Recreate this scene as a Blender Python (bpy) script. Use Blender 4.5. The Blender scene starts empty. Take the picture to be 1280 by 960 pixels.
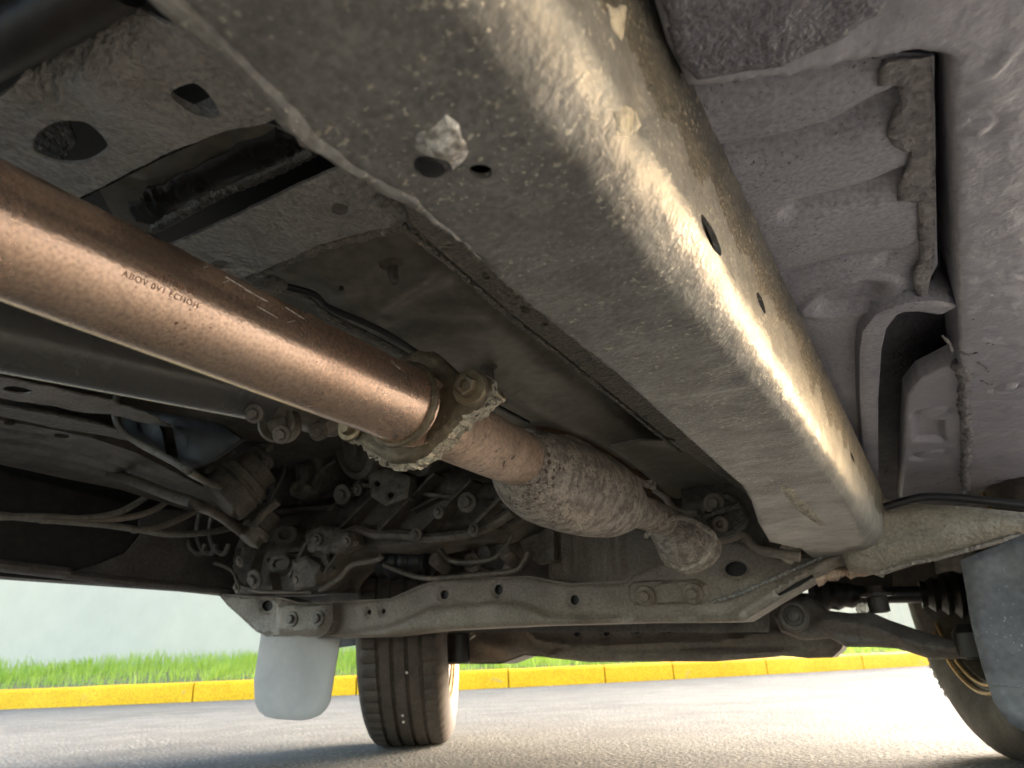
import bpy, bmesh, math, random
import numpy as np
from mathutils import Vector, Matrix, noise
from mathutils.geometry import delaunay_2d_cdt, tessellate_polygon
random.seed(7)
S = bpy.context.scene
COL = S.collection
# ------------------------------------------------------------------ camera
F = 900.0                                   # focal length in pixels of the 1280 px wide photograph
CAMH = 0.195
def cray(x, y): return Vector(((x-640)/F, -(y-480)/F, -1.0))
AY = cray(1200, 806).normalized()           # heading of the car seen from the camera
AZ = cray(1200, 806).cross(cray(100, 851)).normalized()
if AZ.y < 0: AZ = -AZ
AX = AY.cross(AZ)
C0 = Vector((0, 0, CAMH))
R = Matrix((AX, AY, AZ))                    # camera space -> world
cam = bpy.data.cameras.new('camera'); camo = bpy.data.objects.new('camera', cam); COL.objects.link(camo)
camo.matrix_world = Matrix.Translation(C0) @ R.to_4x4()
cam.sensor_width = 36; cam.lens = F/1280*36; cam.clip_start = 0.01; cam.clip_end = 600
cam.dof.use_dof = True; cam.dof.focus_distance = 0.62; cam.dof.aperture_fstop = 13
S.camera = camo
# ------------------------------------------------------------------ light
SUN_EL, SUN_AZ = math.radians(19), math.radians(18)     # azimuth clockwise from +Y
w = bpy.data.worlds.new('World'); S.world = w; w.use_nodes = True
nt = w.node_tree; sky = nt.nodes.new('ShaderNodeTexSky'); sky.sky_type = 'NISHITA'; sky.sun_disc = False
sky.sun_elevation = SUN_EL; sky.sun_rotation = SUN_AZ; sky.dust_density = 3.0
wb = nt.nodes.new('ShaderNodeMix'); wb.data_type = 'RGBA'; wb.blend_type = 'MULTIPLY'; wb.inputs[0].default_value = 1     # hazy, whitish sky all round
nt.links.new(sky.outputs[0], wb.inputs[6]); wb.inputs[7].default_value = (1.06, .985, .92, 1)
nt.links.new(wb.outputs[2], nt.nodes['Background'].inputs[0]); nt.nodes['Background'].inputs[1].default_value = 0.13
sd = bpy.data.lights.new('sun', 'SUN'); sd.energy = 1.5; sd.angle = math.radians(34); sd.color = (1, .975, .93)
so = bpy.data.objects.new('sun', sd); COL.objects.link(so)
so.rotation_euler = Vector((math.sin(SUN_AZ)*math.cos(SUN_EL), math.cos(SUN_AZ)*math.cos(SUN_EL), math.sin(SUN_EL))).to_track_quat('Z', 'Y').to_euler()
S.view_settings.view_transform = 'Standard'; S.view_settings.look = 'None'
S.view_settings.exposure = 3.6; S.view_settings.gamma = 1
# ------------------------------------------------------------------ photograph pixel -> point on a plane of the place
def wray(x, y): return R @ cray(x, y)
def onp(x, y, plane):
    """plane: ('z',v) ('y',v) ('x',v) or (point, normal)"""
    r = wray(x, y)
    if isinstance(plane[0], str):
        i = 'xyz'.index(plane[0]); return C0 + r*((plane[1]-C0[i])/r[i])
    p, n = plane; return C0 + r*((p-C0).dot(n)/r.dot(n))
def tilt(z0, k):            # plane z = z0 - k*y
    return (Vector((0, 0, z0)), Vector((0, k, 1)).normalized())
def pxl(p, Y): return onp(p[0], p[1], ('y', Y))
# ------------------------------------------------------------------ materials
def mat(name, c1, c2, rough=.55, metal=0., mott=9, fine=260, bump=.5, bdist=.0012, speck=None, coarse=None, rvar=.12, spec=.5, coat=0., sp2=None, mottw=.25, pit=None, grain=.22, crough=.34):
    m = bpy.data.materials.new(name); m.use_nodes = True; t = m.node_tree; N = t.nodes.new; L = t.links.new
    b = t.nodes['Principled BSDF']; tc = N('ShaderNodeTexCoord').outputs['Object']
    def nz(sc, det=5, ro=.6, dist=0.):
        n = N('ShaderNodeTexNoise'); L(tc, n.inputs['Vector']); n.inputs['Scale'].default_value = sc
        n.inputs['Detail'].default_value = det; n.inputs['Roughness'].default_value = ro; n.inputs['Distortion'].default_value = dist
        return n.outputs['Fac']
    def rng(v, a, b_, lo=0., hi=1.):
        r = N('ShaderNodeMapRange'); r.clamp = True; L(v, r.inputs[0])
        for i, q in zip((1, 2, 3, 4), (a, b_, lo, hi)): r.inputs[i].default_value = q
        return r.outputs[0]
    def mix(f, a, b_):
        x = N('ShaderNodeMix'); x.data_type = 'RGBA'
        if hasattr(f, 'links'): L(f, x.inputs[0])
        else: x.inputs[0].default_value = f
        for i, q in ((6, a), (7, b_)):
            if hasattr(q, 'links'): L(q, x.inputs[i])
            else: x.inputs[i].default_value = (*q, 1)
        return x.outputs[2]
    def add(a, b_, op='ADD'):
        x = N('ShaderNodeMath'); x.operation = op
        for i, q in ((0, a), (1, b_)):
            if hasattr(q, 'links'): L(q, x.inputs[i])
            else: x.inputs[i].default_value = q
        return x.outputs[0]
    big = nz(mott, 7, .65, .4); sm = nz(fine, 2, .5)
    col = mix(rng(big, .5-mottw/2, .5+mottw/2), c1, c2)
    g = rng(sm, .3, .7, 1-grain, 1+grain)
    x = N('ShaderNodeMix'); x.data_type = 'RGBA'; x.blend_type = 'MULTIPLY'; x.inputs[0].default_value = 1
    L(col, x.inputs[6]); L(g, x.inputs[7]); col = x.outputs[2]
    h = sm
    if coarse: h = add(h, add(nz(coarse, 4, .55, .6), 2.2, 'MULTIPLY'))
    if pit:    # raised crust flakes and pits
        v = N('ShaderNodeTexVoronoi'); L(tc, v.inputs['Vector']); v.inputs['Scale'].default_value = pit
        h = add(h, add(rng(v.outputs['Distance'], .05, .5), 1.2, 'MULTIPLY'))
    for sp in (speck, sp2):
        if sp:
            sc, th, c3, msk = sp
            k = rng(nz(sc, 2, .5), th, th+.05)
            k = add(k, rng(nz(msk, 3), .42, .6), 'MULTIPLY')
            col = mix(k, col, c3); h = add(h, add(k, .6, 'MULTIPLY'))
    L(col, b.inputs['Base Color'])
    L(rng(big, .3, .7, max(.05, rough-rvar), min(1, rough+rvar)), b.inputs['Roughness'])
    b.inputs['Metallic'].default_value = metal; b.inputs['Specular IOR Level'].default_value = spec
    if coat: b.inputs['Coat Weight'].default_value = coat; b.inputs['Coat Roughness'].default_value = crough
    bp = N('ShaderNodeBump'); bp.inputs['Strength'].default_value = bump; bp.inputs['Distance'].default_value = bdist
    L(h, bp.inputs['Height']); L(bp.outputs[0], b.inputs['Normal'])
    return m
GOLD = (.55, .42, .20)
M = dict(
 rail=mat('rail_underseal', (.225, .218, .206), (.135, .131, .124), .42, .0, 14, 300, .42, .0012, (330, .62, (.52, .48, .40), 25), 110, sp2=(150, .70, (.50, .44, .34), 12), coat=.5, crough=.42),
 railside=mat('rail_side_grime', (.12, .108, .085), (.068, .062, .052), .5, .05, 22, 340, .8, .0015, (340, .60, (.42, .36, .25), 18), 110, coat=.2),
 floorR=mat('grey_floor_coat', (.31, .305, .35), (.235, .232, .27), .36, 0, 6, 330, .45, .0010, (420, .64, (.07, .065, .07), 13), None),
 sillR=mat('grey_sill_coat', (.33, .325, .37), (.26, .255, .295), .36, 0, 5, 260, .6, .0012, None, None, grain=.1),
 darkR=mat('dark_coat_and_pocket_shade', (.15, .145, .172), (.10, .097, .118), .42, 0, 9, 330, 1., .002, None, 60),
 seal=mat('brushed_seam_sealer', (.22, .205, .21), (.13, .122, .13), .55, 0, 40, 300, .9, .002, None, 90),
 under=mat('black_underseal', (.185, .168, .142), (.12, .11, .094), .36, 0, 7, 260, 1., .0032, None, 75, rvar=.08),
 smooth=mat('smooth_floor_paint', (.20, .182, .152), (.145, .133, .112), .36, 0, 5, 90, .12, .001, None, None, rvar=.1),
 xmem=mat('dusty_subframe', (.29, .247, .205), (.20, .17, .142), .5, .0, 8, 220, .6, .002, (200, .68, (.33, .27, .2), 14), 30),
 xdark=mat('dark_brown_subframe', (.15, .130, .115), (.098, .085, .076), .5, .0, 9, 150, .4, .0015, None, 26),
 black=mat('black_parts_and_shade', (.022, .020, .019), (.014, .013, .013), .5, 0, 8, 120, .3, .001),  # black parts, and sheets that paint shade behind holes
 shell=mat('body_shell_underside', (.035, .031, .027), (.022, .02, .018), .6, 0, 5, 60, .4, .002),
 copper=mat('heat_tinted_pipe', (.88, .64, .49), (.76, .52, .385), .27, .85, 6, 500, .3, .0005, (560, .65, (.16, .08, .05), 22), None, rvar=.08),
 oldpipe=mat('rusty_pipe', (.60, .44, .33), (.43, .31, .23), .5, .3, 26, 260, .7, .0012, (150, .62, (.12, .08, .06), 20), 60),
 cast=mat('rusty_cast_converter', (.52, .455, .385), (.27, .232, .198), .66, .0, 70, 420, 1., .0022, (230, .60, (.12, .09, .07), 30), 150, mottw=.16),
 flange=mat('oily_flange', (.22, .18, .12), (.14, .115, .08), .45, .4, 22, 180, .6, .001, (240, .64, (.3, .26, .18), 20), 60),
 flaky=mat('flaking_rust', (.66, .60, .48), (.40, .355, .28), .75, .0, 60, 240, 1., .003, (200, .6, (.10, .09, .08), 30), 110),
 bolt=mat('greasy_bolt', (.40, .34, .24), (.28, .23, .155), .35, .7, 30, 200, .4, .0008),
 dullbolt=mat('dusty_bolt', (.24, .20, .165), (.17, .14, .115), .5, .3, 30, 200, .4, .0008),
 bare=mat('bare_bright_steel', (.62, .61, .60), (.48, .46, .44), .28, .9, 35, 200, .6, .001),
 shaft=mat('grey_shaft_paint', (.13, .122, .112), (.11, .103, .095), .25, .0, 5, 240, .08, .0007, None, None, coat=.5, grain=.08),
 alu=mat('oily_cast_aluminium', (.24, .205, .165), (.14, .12, .097), .45, .35, 18, 130, .7, .002, None, 40),
 engine=mat('dark_engine_casting', (.16, .136, .11), (.10, .085, .07), .5, .2, 12, 100, .6, .002, None, 30),
 rubber=mat('tyre_rubber', (.085, .068, .058), (.06, .049, .042), .62, 0, 14, 180, .5, .001, (220, .67, (.12, .10, .085), 12)),
 boot=mat('black_rubber_boot', (.018, .017, .019), (.012, .012, .013), .4, 0, 9, 90, .2, .001),
 flapL=mat('grey_mud_flap', (.35, .315, .28), (.32, .288, .258), .5, 0, 9, 60, .05, .001, grain=.03),
 flapR=mat('dusty_black_mud_flap', (.085, .083, .085), (.05, .049, .052), .42, 0, 9, 110, .25, .0008, (260, .66, (.34, .34, .35), 9), None, mottw=.3),
 rim=mat('bare_rim_barrel', (.30, .27, .22), (.22, .19, .155), .4, .5, 12, 100, .3, .001),
 bronze=mat('bronze_rim_lip', (.62, .42, .20), (.5, .34, .17), .35, .5, 20, 100, .1, .001),
 cable=mat('grey_cable', (.26, .24, .20), (.2, .18, .15), .45, 0, 20, 100, .2, .0006),
 rust=mat('red_rust', (.17, .085, .05), (.10, .055, .035), .75, 0, 40, 200, .9, .002, None, 70),
 kerb=mat('yellow_kerb_paint', (.76, .41, .004), (.66, .35, .004), .6, 0, 2.2, 70, .3, .003, (9, .66, (.5, .33, .06), 1.6), None, spec=.25),
 road=mat('pale_worn_asphalt', (.132, .126, .109), (.110, .105, .092), .85, 0, 1.1, 130, 1., .006, (110, .56, (.34, .325, .28), 5), 70, spec=.2, sp2=(80, .60, (.05, .048, .042), 4), grain=.3),
 soil=mat('verge_soil', (.16, .15, .05), (.12, .13, .04), .9, 0, 3, 40, .6, .02),
 wall=mat('pale_wall_render', (.50, .44, .33), (.46, .415, .325), .8, 0, .5, 5, .05, .004, spec=.2, grain=.03),
 dusty=mat('dusty_outrigger', (.36, .315, .245), (.25, .215, .17), .5, 0, 12, 200, .7, .002, (260, .64, (.45, .38, .24), 14), 50),
 under_lit=mat('lit_black_underseal', (.34, .33, .31), (.20, .195, .183), .28, 0, 6, 280, 1., .0030, None, 60, rvar=.08, coat=.5),  # paler copy of the black underseal, light on the panels put into its colour
 glint_scratch=mat('highlight_and_scratches', (.85, .83, .80), (.36, .34, .31), .3, .45, 90, 300, 1., .001, mottw=.1),  # puts the dent's highlight into colour; also serves the pipe scratches
 stone=mat('pale_grit', (.6, .57, .5), (.5, .47, .42), .8, 0, 60, 200, .3, .001),
)
# ------------------------------------------------------------------ object helpers
CARLOC = Vector((-.6, 1.4, 0))
def link(name, me, parent=None, kind=None, label=None, m=None, loc=None):
    o = bpy.data.objects.new(name, me); COL.objects.link(o)
    if m: 
        for q in (m if isinstance(m, (list, tuple)) else [m]): me.materials.append(M[q])
    if parent is not None:
        o.parent = parent
        if parent.type == 'EMPTY' and not parent.get('_w'): o.location = -parent.location
    if kind: o['kind'] = kind
    if label: o['label'] = label
    return o
def finish(bm, name, m, parent=None, smooth=35, **k):
    bmesh.ops.recalc_face_normals(bm, faces=bm.faces)
    me = bpy.data.meshes.new(name); bm.to_mesh(me); bm.free()
    if smooth:
        me.shade_smooth(); me.set_sharp_from_angle(angle=math.radians(smooth))
    return link(name, me, parent, m=m, **k)
def raw(vs, fs, name, m, parent=None, smooth=35, **k):
    me = bpy.data.meshes.new(name); me.from_pydata([tuple(v) for v in vs], [], fs); me.validate(); me.update()
    if smooth: me.shade_smooth(); me.set_sharp_from_angle(angle=math.radians(smooth))
    return link(name, me, parent, m=m, **k)
def inside(P, poly):
    poly = np.asarray(poly); x, y = P[:, 0], P[:, 1]; r = np.zeros(len(P), bool); j = len(poly)-1
    for i in range(len(poly)):
        xi, yi = poly[i]; xj, yj = poly[j]
        c = ((yi > y) != (yj > y)) & (x < (xj-xi)*(y-yi)/((yj-yi) if yj != yi else 1e-12)+xi)
        r ^= c; j = i
    return r
def segdist(P, loops):
    d = np.full(len(P), 1e9)
    for lp in loops:
        a = np.asarray(lp); b = np.roll(a, -1, 0)
        for p, q in zip(a, b):
            v = q-p; L2 = max(v@v, 1e-14); t = np.clip(((P-p)@v)/L2, 0, 1)
            d = np.minimum(d, np.linalg.norm(P-(p+t[:, None]*v), axis=1))
    return d
def dens(loop, step):
    out = []
    for i in range(len(loop)):
        a = Vector(loop[i]); b = Vector(loop[(i+1) % len(loop)]); n = max(1, int((b-a).length/step))
        out += [tuple(a.lerp(b, k/n)) for k in range(n)]
    return out
def patch(name, outline, holes, f, res, thick, m, parent, relief=None, edge=0., wob=0., smooth=40, holewall=None, **k):
    """a sheet of metal: outline and holes in (u,v), f(u,v) -> (point, normal towards the viewer)"""
    loops = [dens(outline, res)]+[dens(h, res) for h in holes]
    if wob: loops[0] = [(a+wob*noise.noise(Vector((a*70, b*70, 3))), b+wob*noise.noise(Vector((a*70, b*70, 9)))) for a, b in loops[0]]
    pts = [p for lp in loops for p in lp]; ed = []; s = 0
    for lp in loops: ed += [(s+i, s+(i+1) % len(lp)) for i in range(len(lp))]; s += len(lp)
    a = np.array(loops[0]); mn, mx = a.min(0), a.max(0)
    gx, gy = np.meshgrid(np.arange(mn[0], mx[0], res), np.arange(mn[1], mx[1], res*.87)); gx[1::2] += res/2
    G = np.stack([gx.ravel(), gy.ravel()], 1); ok = inside(G, loops[0])
    for h in loops[1:]: ok &= ~inside(G, h)
    G = G[ok]; G = G[segdist(G, loops) > res*.45]
    vin = [Vector(p) for p in pts]+[Vector(p) for p in G]
    vo, eo, fo, *_ = delaunay_2d_cdt(vin, ed, [], 0, 1e-6)
    V = np.array([tuple(v) for v in vo]); T = np.array([x for x in fo if len(x) == 3]); cen = V[T].mean(1)
    ok = inside(cen, loops[0])
    for h in loops[1:]: ok &= ~inside(cen, h)
    T = T[ok]; used = np.unique(T); rm = {int(u): i for i, u in enumerate(used)}; V = V[used]
    T = [[rm[int(i)] for i in t] for t in T]; n = len(V)
    d = segdist(V, loops) if edge else None
    top, bot = [], []
    for i, (u, v) in enumerate(V):
        p, nn = f(u, v); off = relief(p) if relief else 0.
        q = p+nn*off
        if edge and d[i] < edge: q = q-nn*(edge*(1-math.sqrt(max(0, 1-(1-d[i]/edge)**2))))
        top.append(q); bot.append(p-nn*(thick-min(0., off)))
    cnt = {}
    for t in T:
        for a_, b_ in ((t[0], t[1]), (t[1], t[2]), (t[2], t[0])): cnt[(a_, b_)] = 1
    fs = [tuple(t) for t in T]+[(t[2]+n, t[1]+n, t[0]+n) for t in T]
    fs += [(b_, a_, a_+n, b_+n) for (a_, b_) in cnt if (b_, a_) not in cnt]
    p0, n0 = f(*V[T[0][0]]); a, b, c = (top[i] for i in T[0])
    if (b-a).cross(c-a).dot(n0) < 0: fs = [tuple(reversed(x)) for x in fs]
    return raw(top+bot, fs, name, m, parent, smooth, **k)
def circ(x, y, rx, ry=None, n=16, rot=0.):
    ry = ry or rx; c, s = math.cos(rot), math.sin(rot)
    return [(x+rx*math.cos(t)*c-ry*math.sin(t)*s, y+rx*math.cos(t)*s+ry*math.sin(t)*c) for t in [2*math.pi*i/n for i in range(n)]]
def panel(name, px, plane, thick, m, parent, holes=(), res=.008, relief=None, edge=0., **k):
    """a flat sheet standing in a real plane, its outline sighted through photograph pixels"""
    P = [onp(*p, plane) for p in px]; H = [[onp(*p, plane) for p in h] for h in holes]
    if isinstance(plane[0], str): n = Vector([1. if c == plane[0] else 0. for c in 'xyz'])
    else: n = plane[1].copy()
    o = P[0]
    if (C0-o).dot(n) < 0: n = -n
    ux = n.orthogonal().normalized() if abs(n.x) > .9 else (Vector((1, 0, 0))-n*n.x).normalized(); uy = n.cross(ux)
    def uv(p): return ((p-o).dot(ux), (p-o).dot(uy))
    return patch(name, [uv(p) for p in P], [[uv(p) for p in h] for h in H], lambda u, v: (o+ux*u+uy*v, n), res, thick, m, parent, relief, edge, **k)
def hollow(name, px, Y, depth, m, parent, holes=(), gap=.014, **k):
    """pressed box section: a front sheet with its holes and a black shade sheet behind it"""
    o = panel(name, px, ('y', Y), .004, m, parent, holes, **k)
    P = [onp(*p, ('y', Y)) for p in px]; c = sum(P, Vector())/len(P)
    vs = [Vector((p.x, Y+.0035, p.z)) for p in P]+[Vector((p.x, Y+depth, p.z)) for p in P]; n = len(P)
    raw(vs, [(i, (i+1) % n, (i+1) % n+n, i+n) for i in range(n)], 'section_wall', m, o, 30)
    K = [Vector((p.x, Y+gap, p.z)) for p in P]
    raw(K, [tuple(t) for t in tessellate_polygon([[Vector((v.x, v.z, 0)) for v in K]])], 'hole_shade_sheet', 'black', o, 0)  # black sheet paints the shade inside the holes
    return o
def rnd(p, k=5):
    """closed Catmull-Rom smoothing of a pixel outline"""
    out = []; n = len(p)
    for i in range(n):
        a, b, c, d = (Vector(p[(i+j) % n]) for j in (-1, 0, 1, 2))
        for s in range(k): t = s/k; q = .5*((2*b)+(c-a)*t+(2*a-5*b+4*c-d)*t*t+(3*b-a-3*c+d)*t**3); out.append(tuple(q))
    return out
# relief builders: world points measured once from the photograph
def r_sum(*fs): return lambda p: sum(g(p) for g in fs)
def r_noise(a, fr, z=0): return lambda p: a*noise.fractal(p*fr+Vector((z, 0, 0)), 1., 2., 3)
def r_line(pts, plane, wd, amp):
    W = [onp(*q, plane) for q in pts]
    def g(p):
        d = 1e9
        for a, b in zip(W, W[1:]):
            v = b-a; t = max(0, min(1, (p-a).dot(v)/v.length_squared)); d = min(d, (p-(a+v*t)).length)
        return amp*math.exp(-(d/wd)**2) if d < 3*wd else 0.
    return g
def r_spot(c, plane, rad, amp):
    W = onp(*c, plane); return lambda p: amp*math.exp(-((p-W).length/rad)**2)
def r_poly(pts, plane, amp, soft):
    W = [onp(*q, plane) for q in pts]
    def prep():
        ax = max(range(3), key=lambda i: -(max(w_[i] for w_ in W)-min(w_[i] for w_ in W)))
        return [i for i in range(3) if i != ax]
    ii = prep(); L2 = np.array([[w_[ii[0]], w_[ii[1]]] for w_ in W])
    def g(p):
        q = np.array([[p[ii[0]], p[ii[1]]]]); d = segdist(q, [L2])[0]; s = 1 if inside(q, L2)[0] else -1
        x = max(0, min(1, .5+s*d/soft/2)); return amp*x*x*(3-2*x)
    return g
def frame(d):
    d = d.normalized(); a = Vector((0, 0, 1)) if abs(d.z) < .9 else Vector((1, 0, 0))
    u = d.cross(a).normalized(); return u, d.cross(u).normalized(), d
def tube(name, pts, rad, m, parent=None, seg=14, relief=None, caps=True, smooth=40, sub=1, **k):
    pts = [Vector(p) for p in pts]; rad = list(rad) if isinstance(rad, (list, tuple)) else [rad]*len(pts)
    if sub > 1:          # Catmull-Rom smoothing of the path
        P, Q = [], []
        for i in range(len(pts)-1):
            a, b, c, d = pts[max(i-1, 0)], pts[i], pts[i+1], pts[min(i+2, len(pts)-1)]
            for s in range(sub):
                t = s/sub; P.append(.5*((2*b)+(c-a)*t+(2*a-5*b+4*c-d)*t*t+(3*b-a-3*c+d)*t**3)); Q.append(rad[i]+(rad[i+1]-rad[i])*t)
        pts, rad = P+[pts[-1]], Q+[rad[-1]]
    u, v, _ = frame(pts[1]-pts[0]); vs, fs = [], []
    for i, p in enumerate(pts):
        d = (pts[min(i+1, len(pts)-1)]-pts[max(i-1, 0)]).normalized()
        u = (u-d*u.dot(d)).normalized(); v = d.cross(u)
        for s in range(seg):
            a = 2*math.pi*s/seg; n = u*math.cos(a)+v*math.sin(a); q = p+n*rad[i]
            if relief: q = q+n*relief(q, i, a)
            vs.append(q)
    for i in range(len(pts)-1):
        for s in range(seg):
            a, b = i*seg+s, i*seg+(s+1) % seg; fs.append((a, b, b+seg, a+seg))
    if caps: fs += [tuple(reversed(range(seg))), tuple(range(len(vs)-seg, len(vs)))]
    return raw(vs, fs, name, m, parent, smooth, **k)
def lathe(name, base, axis, prof, m, parent=None, seg=32, smooth=35, squash=None, **k):
    """prof: (distance along axis, radius)"""
    u, v, d = frame(Vector(axis)); vs, fs = [], []
    for h, r in prof:
        for s in range(seg):
            a = 2*math.pi*s/seg; rr = r*(squash(a) if squash else 1); vs.append(Vector(base)+d*h+u*(math.cos(a)*rr)+v*(math.sin(a)*rr))
    for i in range(len(prof)-1):
        for s in range(seg):
            a, b = i*seg+s, i*seg+(s+1) % seg; fs.append((a, b, b+seg, a+seg))
    fs += [tuple(reversed(range(seg))), tuple(range(len(vs)-seg, len(vs)))]
    return raw(vs, fs, name, m, parent, smooth, **k)
def bolt(p, axis, r, m='dullbolt', parent=None, name='bolt', h=None, washer=True, recess=False, **k):
    u, v, d = frame(Vector(axis)); h = h or r*.8; bm = bmesh.new(); p = Vector(p)
    def ring(rad, hh, n, ph=0.): return [bm.verts.new(p+d*hh+u*(rad*math.cos(2*math.pi*i/n+ph))+v*(rad*math.sin(2*math.pi*i/n+ph))) for i in range(n)]
    def skin(rs, cap=True):
        n = len(rs[0])
        for a, b in zip(rs, rs[1:]):
            for i in range(n): bm.faces.new((a[i], a[(i+1) % n], b[(i+1) % n], b[i]))
        bm.faces.new(list(reversed(rs[0]))); bm.faces.new(rs[-1])
    if washer: skin([ring(r*1.75, -r*.3, 24), ring(r*1.75, r*.12, 24), ring(r*1.62, r*.26, 24), ring(r*1.1, r*.3, 24)])
    hx = [ring(r, r*.2, 6, .3), ring(r, r*.2+h*.8, 6, .3), ring(r*.86, r*.2+h, 6, .3)]
    if recess: hx += [ring(r*.5, r*.2+h, 6, .3), ring(r*.42, r*.2+h*.55, 6, .3)]
    skin(hx)
    return finish(bm, name, m, parent, 30, **k)
def box(name, a, b, m, parent=None, bev=.004, **k):
    bm = bmesh.new(); bmesh.ops.create_cube(bm, size=1)
    a, b = Vector(a), Vector(b)
    for v in bm.verts: v.co = Vector([a[i]+(v.co[i]+.5)*(b[i]-a[i]) for i in range(3)])
    if bev: bmesh.ops.bevel(bm, geom=bm.edges, offset=bev, segments=2, affect='EDGES')
    return finish(bm, name, m, parent, 40, **k)
def bead(name, px, plane, rad, m, parent, amp=.35, lift=0., **k):
    """ragged bead of sealer or weld along a seam"""
    P = [onp(*q, plane) for q in px]; n = (C0-P[0]).normalized(); Q = []
    for a, b in zip(P, P[1:]):
        c = max(2, int((b-a).length/(rad*.55)))
        Q += [a.lerp(b, i/c)+n*lift for i in range(c)]
    Q.append(P[-1]+n*lift)
    rr = [rad*(.75+amp*noise.noise(q*260)+amp*.3*math.sin(i*1.9)) for i, q in enumerate(Q)]
    return tube(name, Q, rr, m, parent, 10, lambda q, i, a: rad*.3*noise.noise(q*400), **k)
def root(name, loc, label, cat):
    o = bpy.data.objects.new(name, None); COL.objects.link(o); o.location = loc; o.empty_display_size = .1
    o['label'] = label; o['category'] = cat; return o
# ================================================================== THE SETTING
def grid_sheet(name, x0, x1, y0, y1, z, m, kind='structure'):
    return raw([(x0, y0, z), (x1, y0, z), (x1, y1, z), (x0, y1, z)], [(0, 1, 2, 3)], name, m, None, 0, kind=kind)
grid_sheet('road', -300, 300, -300, 300, 0, 'road')
def kb(x): return 887-.0375*x-.0000085*x*x
KX = [-420, -90, 240, 445, 636, 757, 843, 960, 1080, 1187]
def kpt(x): return onp(x, kb(x), ('z', 0))
fine = []
for a, b in zip(KX, KX[1:]): fine.append([kpt(a+(b-a)*i/6) for i in range(7)])
# continue in a straight line at both ends
def away(p, q):            # direction across the verge, away from the road
    t = (q-p).normalized(); return Vector((-t.y, t.x, 0))
ends = []
e = fine[-1]; t = (e[-1]-e[0]).normalized()
for i in range(8): ends.append([e[-1]+t*(1.8*i+.3*j) for j in range(7)])
e0 = fine[0]; t0 = (e0[0]-e0[-1]).normalized(); pre = []
for i in range(4): pre.insert(0, [e0[0]+t0*(1.8*(i+1)-.3*j) for j in range(7)])
kl = [p for s in pre+fine+ends for p in s]
kerb_root = bpy.data.objects.new('kerb', None); COL.objects.link(kerb_root); kerb_root['kind'] = 'structure'
KH = .15
for s in pre+fine+ends:
    vs, fs = [], []; L = sum(((b-a).length for a, b in zip(s, s[1:]))); acc = 0
    for i, p in enumerate(s):
        d = away(s[max(0, i-1)], s[min(6, i+1)]); tt = (s[min(6, i+1)]-s[max(0, i-1)]).normalized()
        q = p+tt*(.006 if i == 0 else -.006 if i == 6 else 0)
        jx = .006*noise.noise(p*3)
        for o_, z in ((0, -.05), (0, KH*.78), (.008, KH*.9), (.022, KH*.975), (.05, KH), (.15, KH), (.155, -.05)):
            vs.append(q+d*(o_+jx)+Vector((0, 0, z+(.004*noise.noise(p*5) if z > 0 else 0))))
    for i in range(6):
        for j in range(7): a, b = i*7+j, i*7+(j+1) % 7; fs.append((a, a+7, b+7, b))
    fs += [tuple(range(7)), tuple(reversed(range(42, 49)))]
    raw(vs, fs, 'kerb_stone', 'kerb', kerb_root, 45)
# verge rising behind the kerb, with the wall at its back
def smoothline(off):
    out = []
    for i, p in enumerate(kl):
        d = away(kl[max(0, i-3)], kl[min(len(kl)-1, i+3)]); out.append(p+d*off)
    return out
rows = [(.13, -.02), (.14, KH-.02), (.5, KH+.03), (1.0, KH+.09), (1.8, KH+.15), (4.0, KH+.16)]
vs, fs = [], []; n = len(kl)
for off, z in rows:
    vs += [p+Vector((0, 0, z+.02*noise.noise(p*1.7))) for p in smoothline(off)]
for r_ in range(len(rows)-1):
    for i in range(n-1): a = r_*n+i; fs.append((a, a+1, a+1+n, a+n))
raw(vs, fs, 'verge', 'soil', None, 60, kind='structure')
m = bpy.data.materials.new('fresh_grass'); m.use_nodes = True; M['grass'] = m
t_ = m.node_tree; b_ = t_.nodes['Principled BSDF']; oi = t_.nodes.new('ShaderNodeTexNoise'); oi.inputs['Scale'].default_value = 9
tcg = t_.nodes.new('ShaderNodeTexCoord'); t_.links.new(tcg.outputs['Object'], oi.inputs['Vector'])
cr = t_.nodes.new('ShaderNodeValToRGB'); t_.links.new(oi.outputs[0], cr.inputs[0])
cr.color_ramp.elements[0].position = .3; cr.color_ramp.elements[0].color = (.25, .40, .04, 1)
cr.color_ramp.elements[1].position = .7; cr.color_ramp.elements[1].color = (.42, .52, .08, 1)
t_.links.new(cr.outputs[0], b_.inputs['Base Color']); b_.inputs['Roughness'].default_value = .5
tr_ = t_.nodes.new('ShaderNodeBsdfTranslucent'); t_.links.new(cr.outputs[0], tr_.inputs[0]); mx_ = t_.nodes.new('ShaderNodeMixShader'); mx_.inputs[0].default_value = .5
t_.links.new(b_.outputs[0], mx_.inputs[1]); t_.links.new(tr_.outputs[0], mx_.inputs[2]); t_.links.new(mx_.outputs[0], t_.nodes['Material Output'].inputs[0])
b_.inputs['Transmission Weight'].default_value = 0.; b_.inputs['Subsurface Weight'].default_value = .0
vs, fs = [], []
g1, g2 = smoothline(.16), smoothline(1.9)
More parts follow.
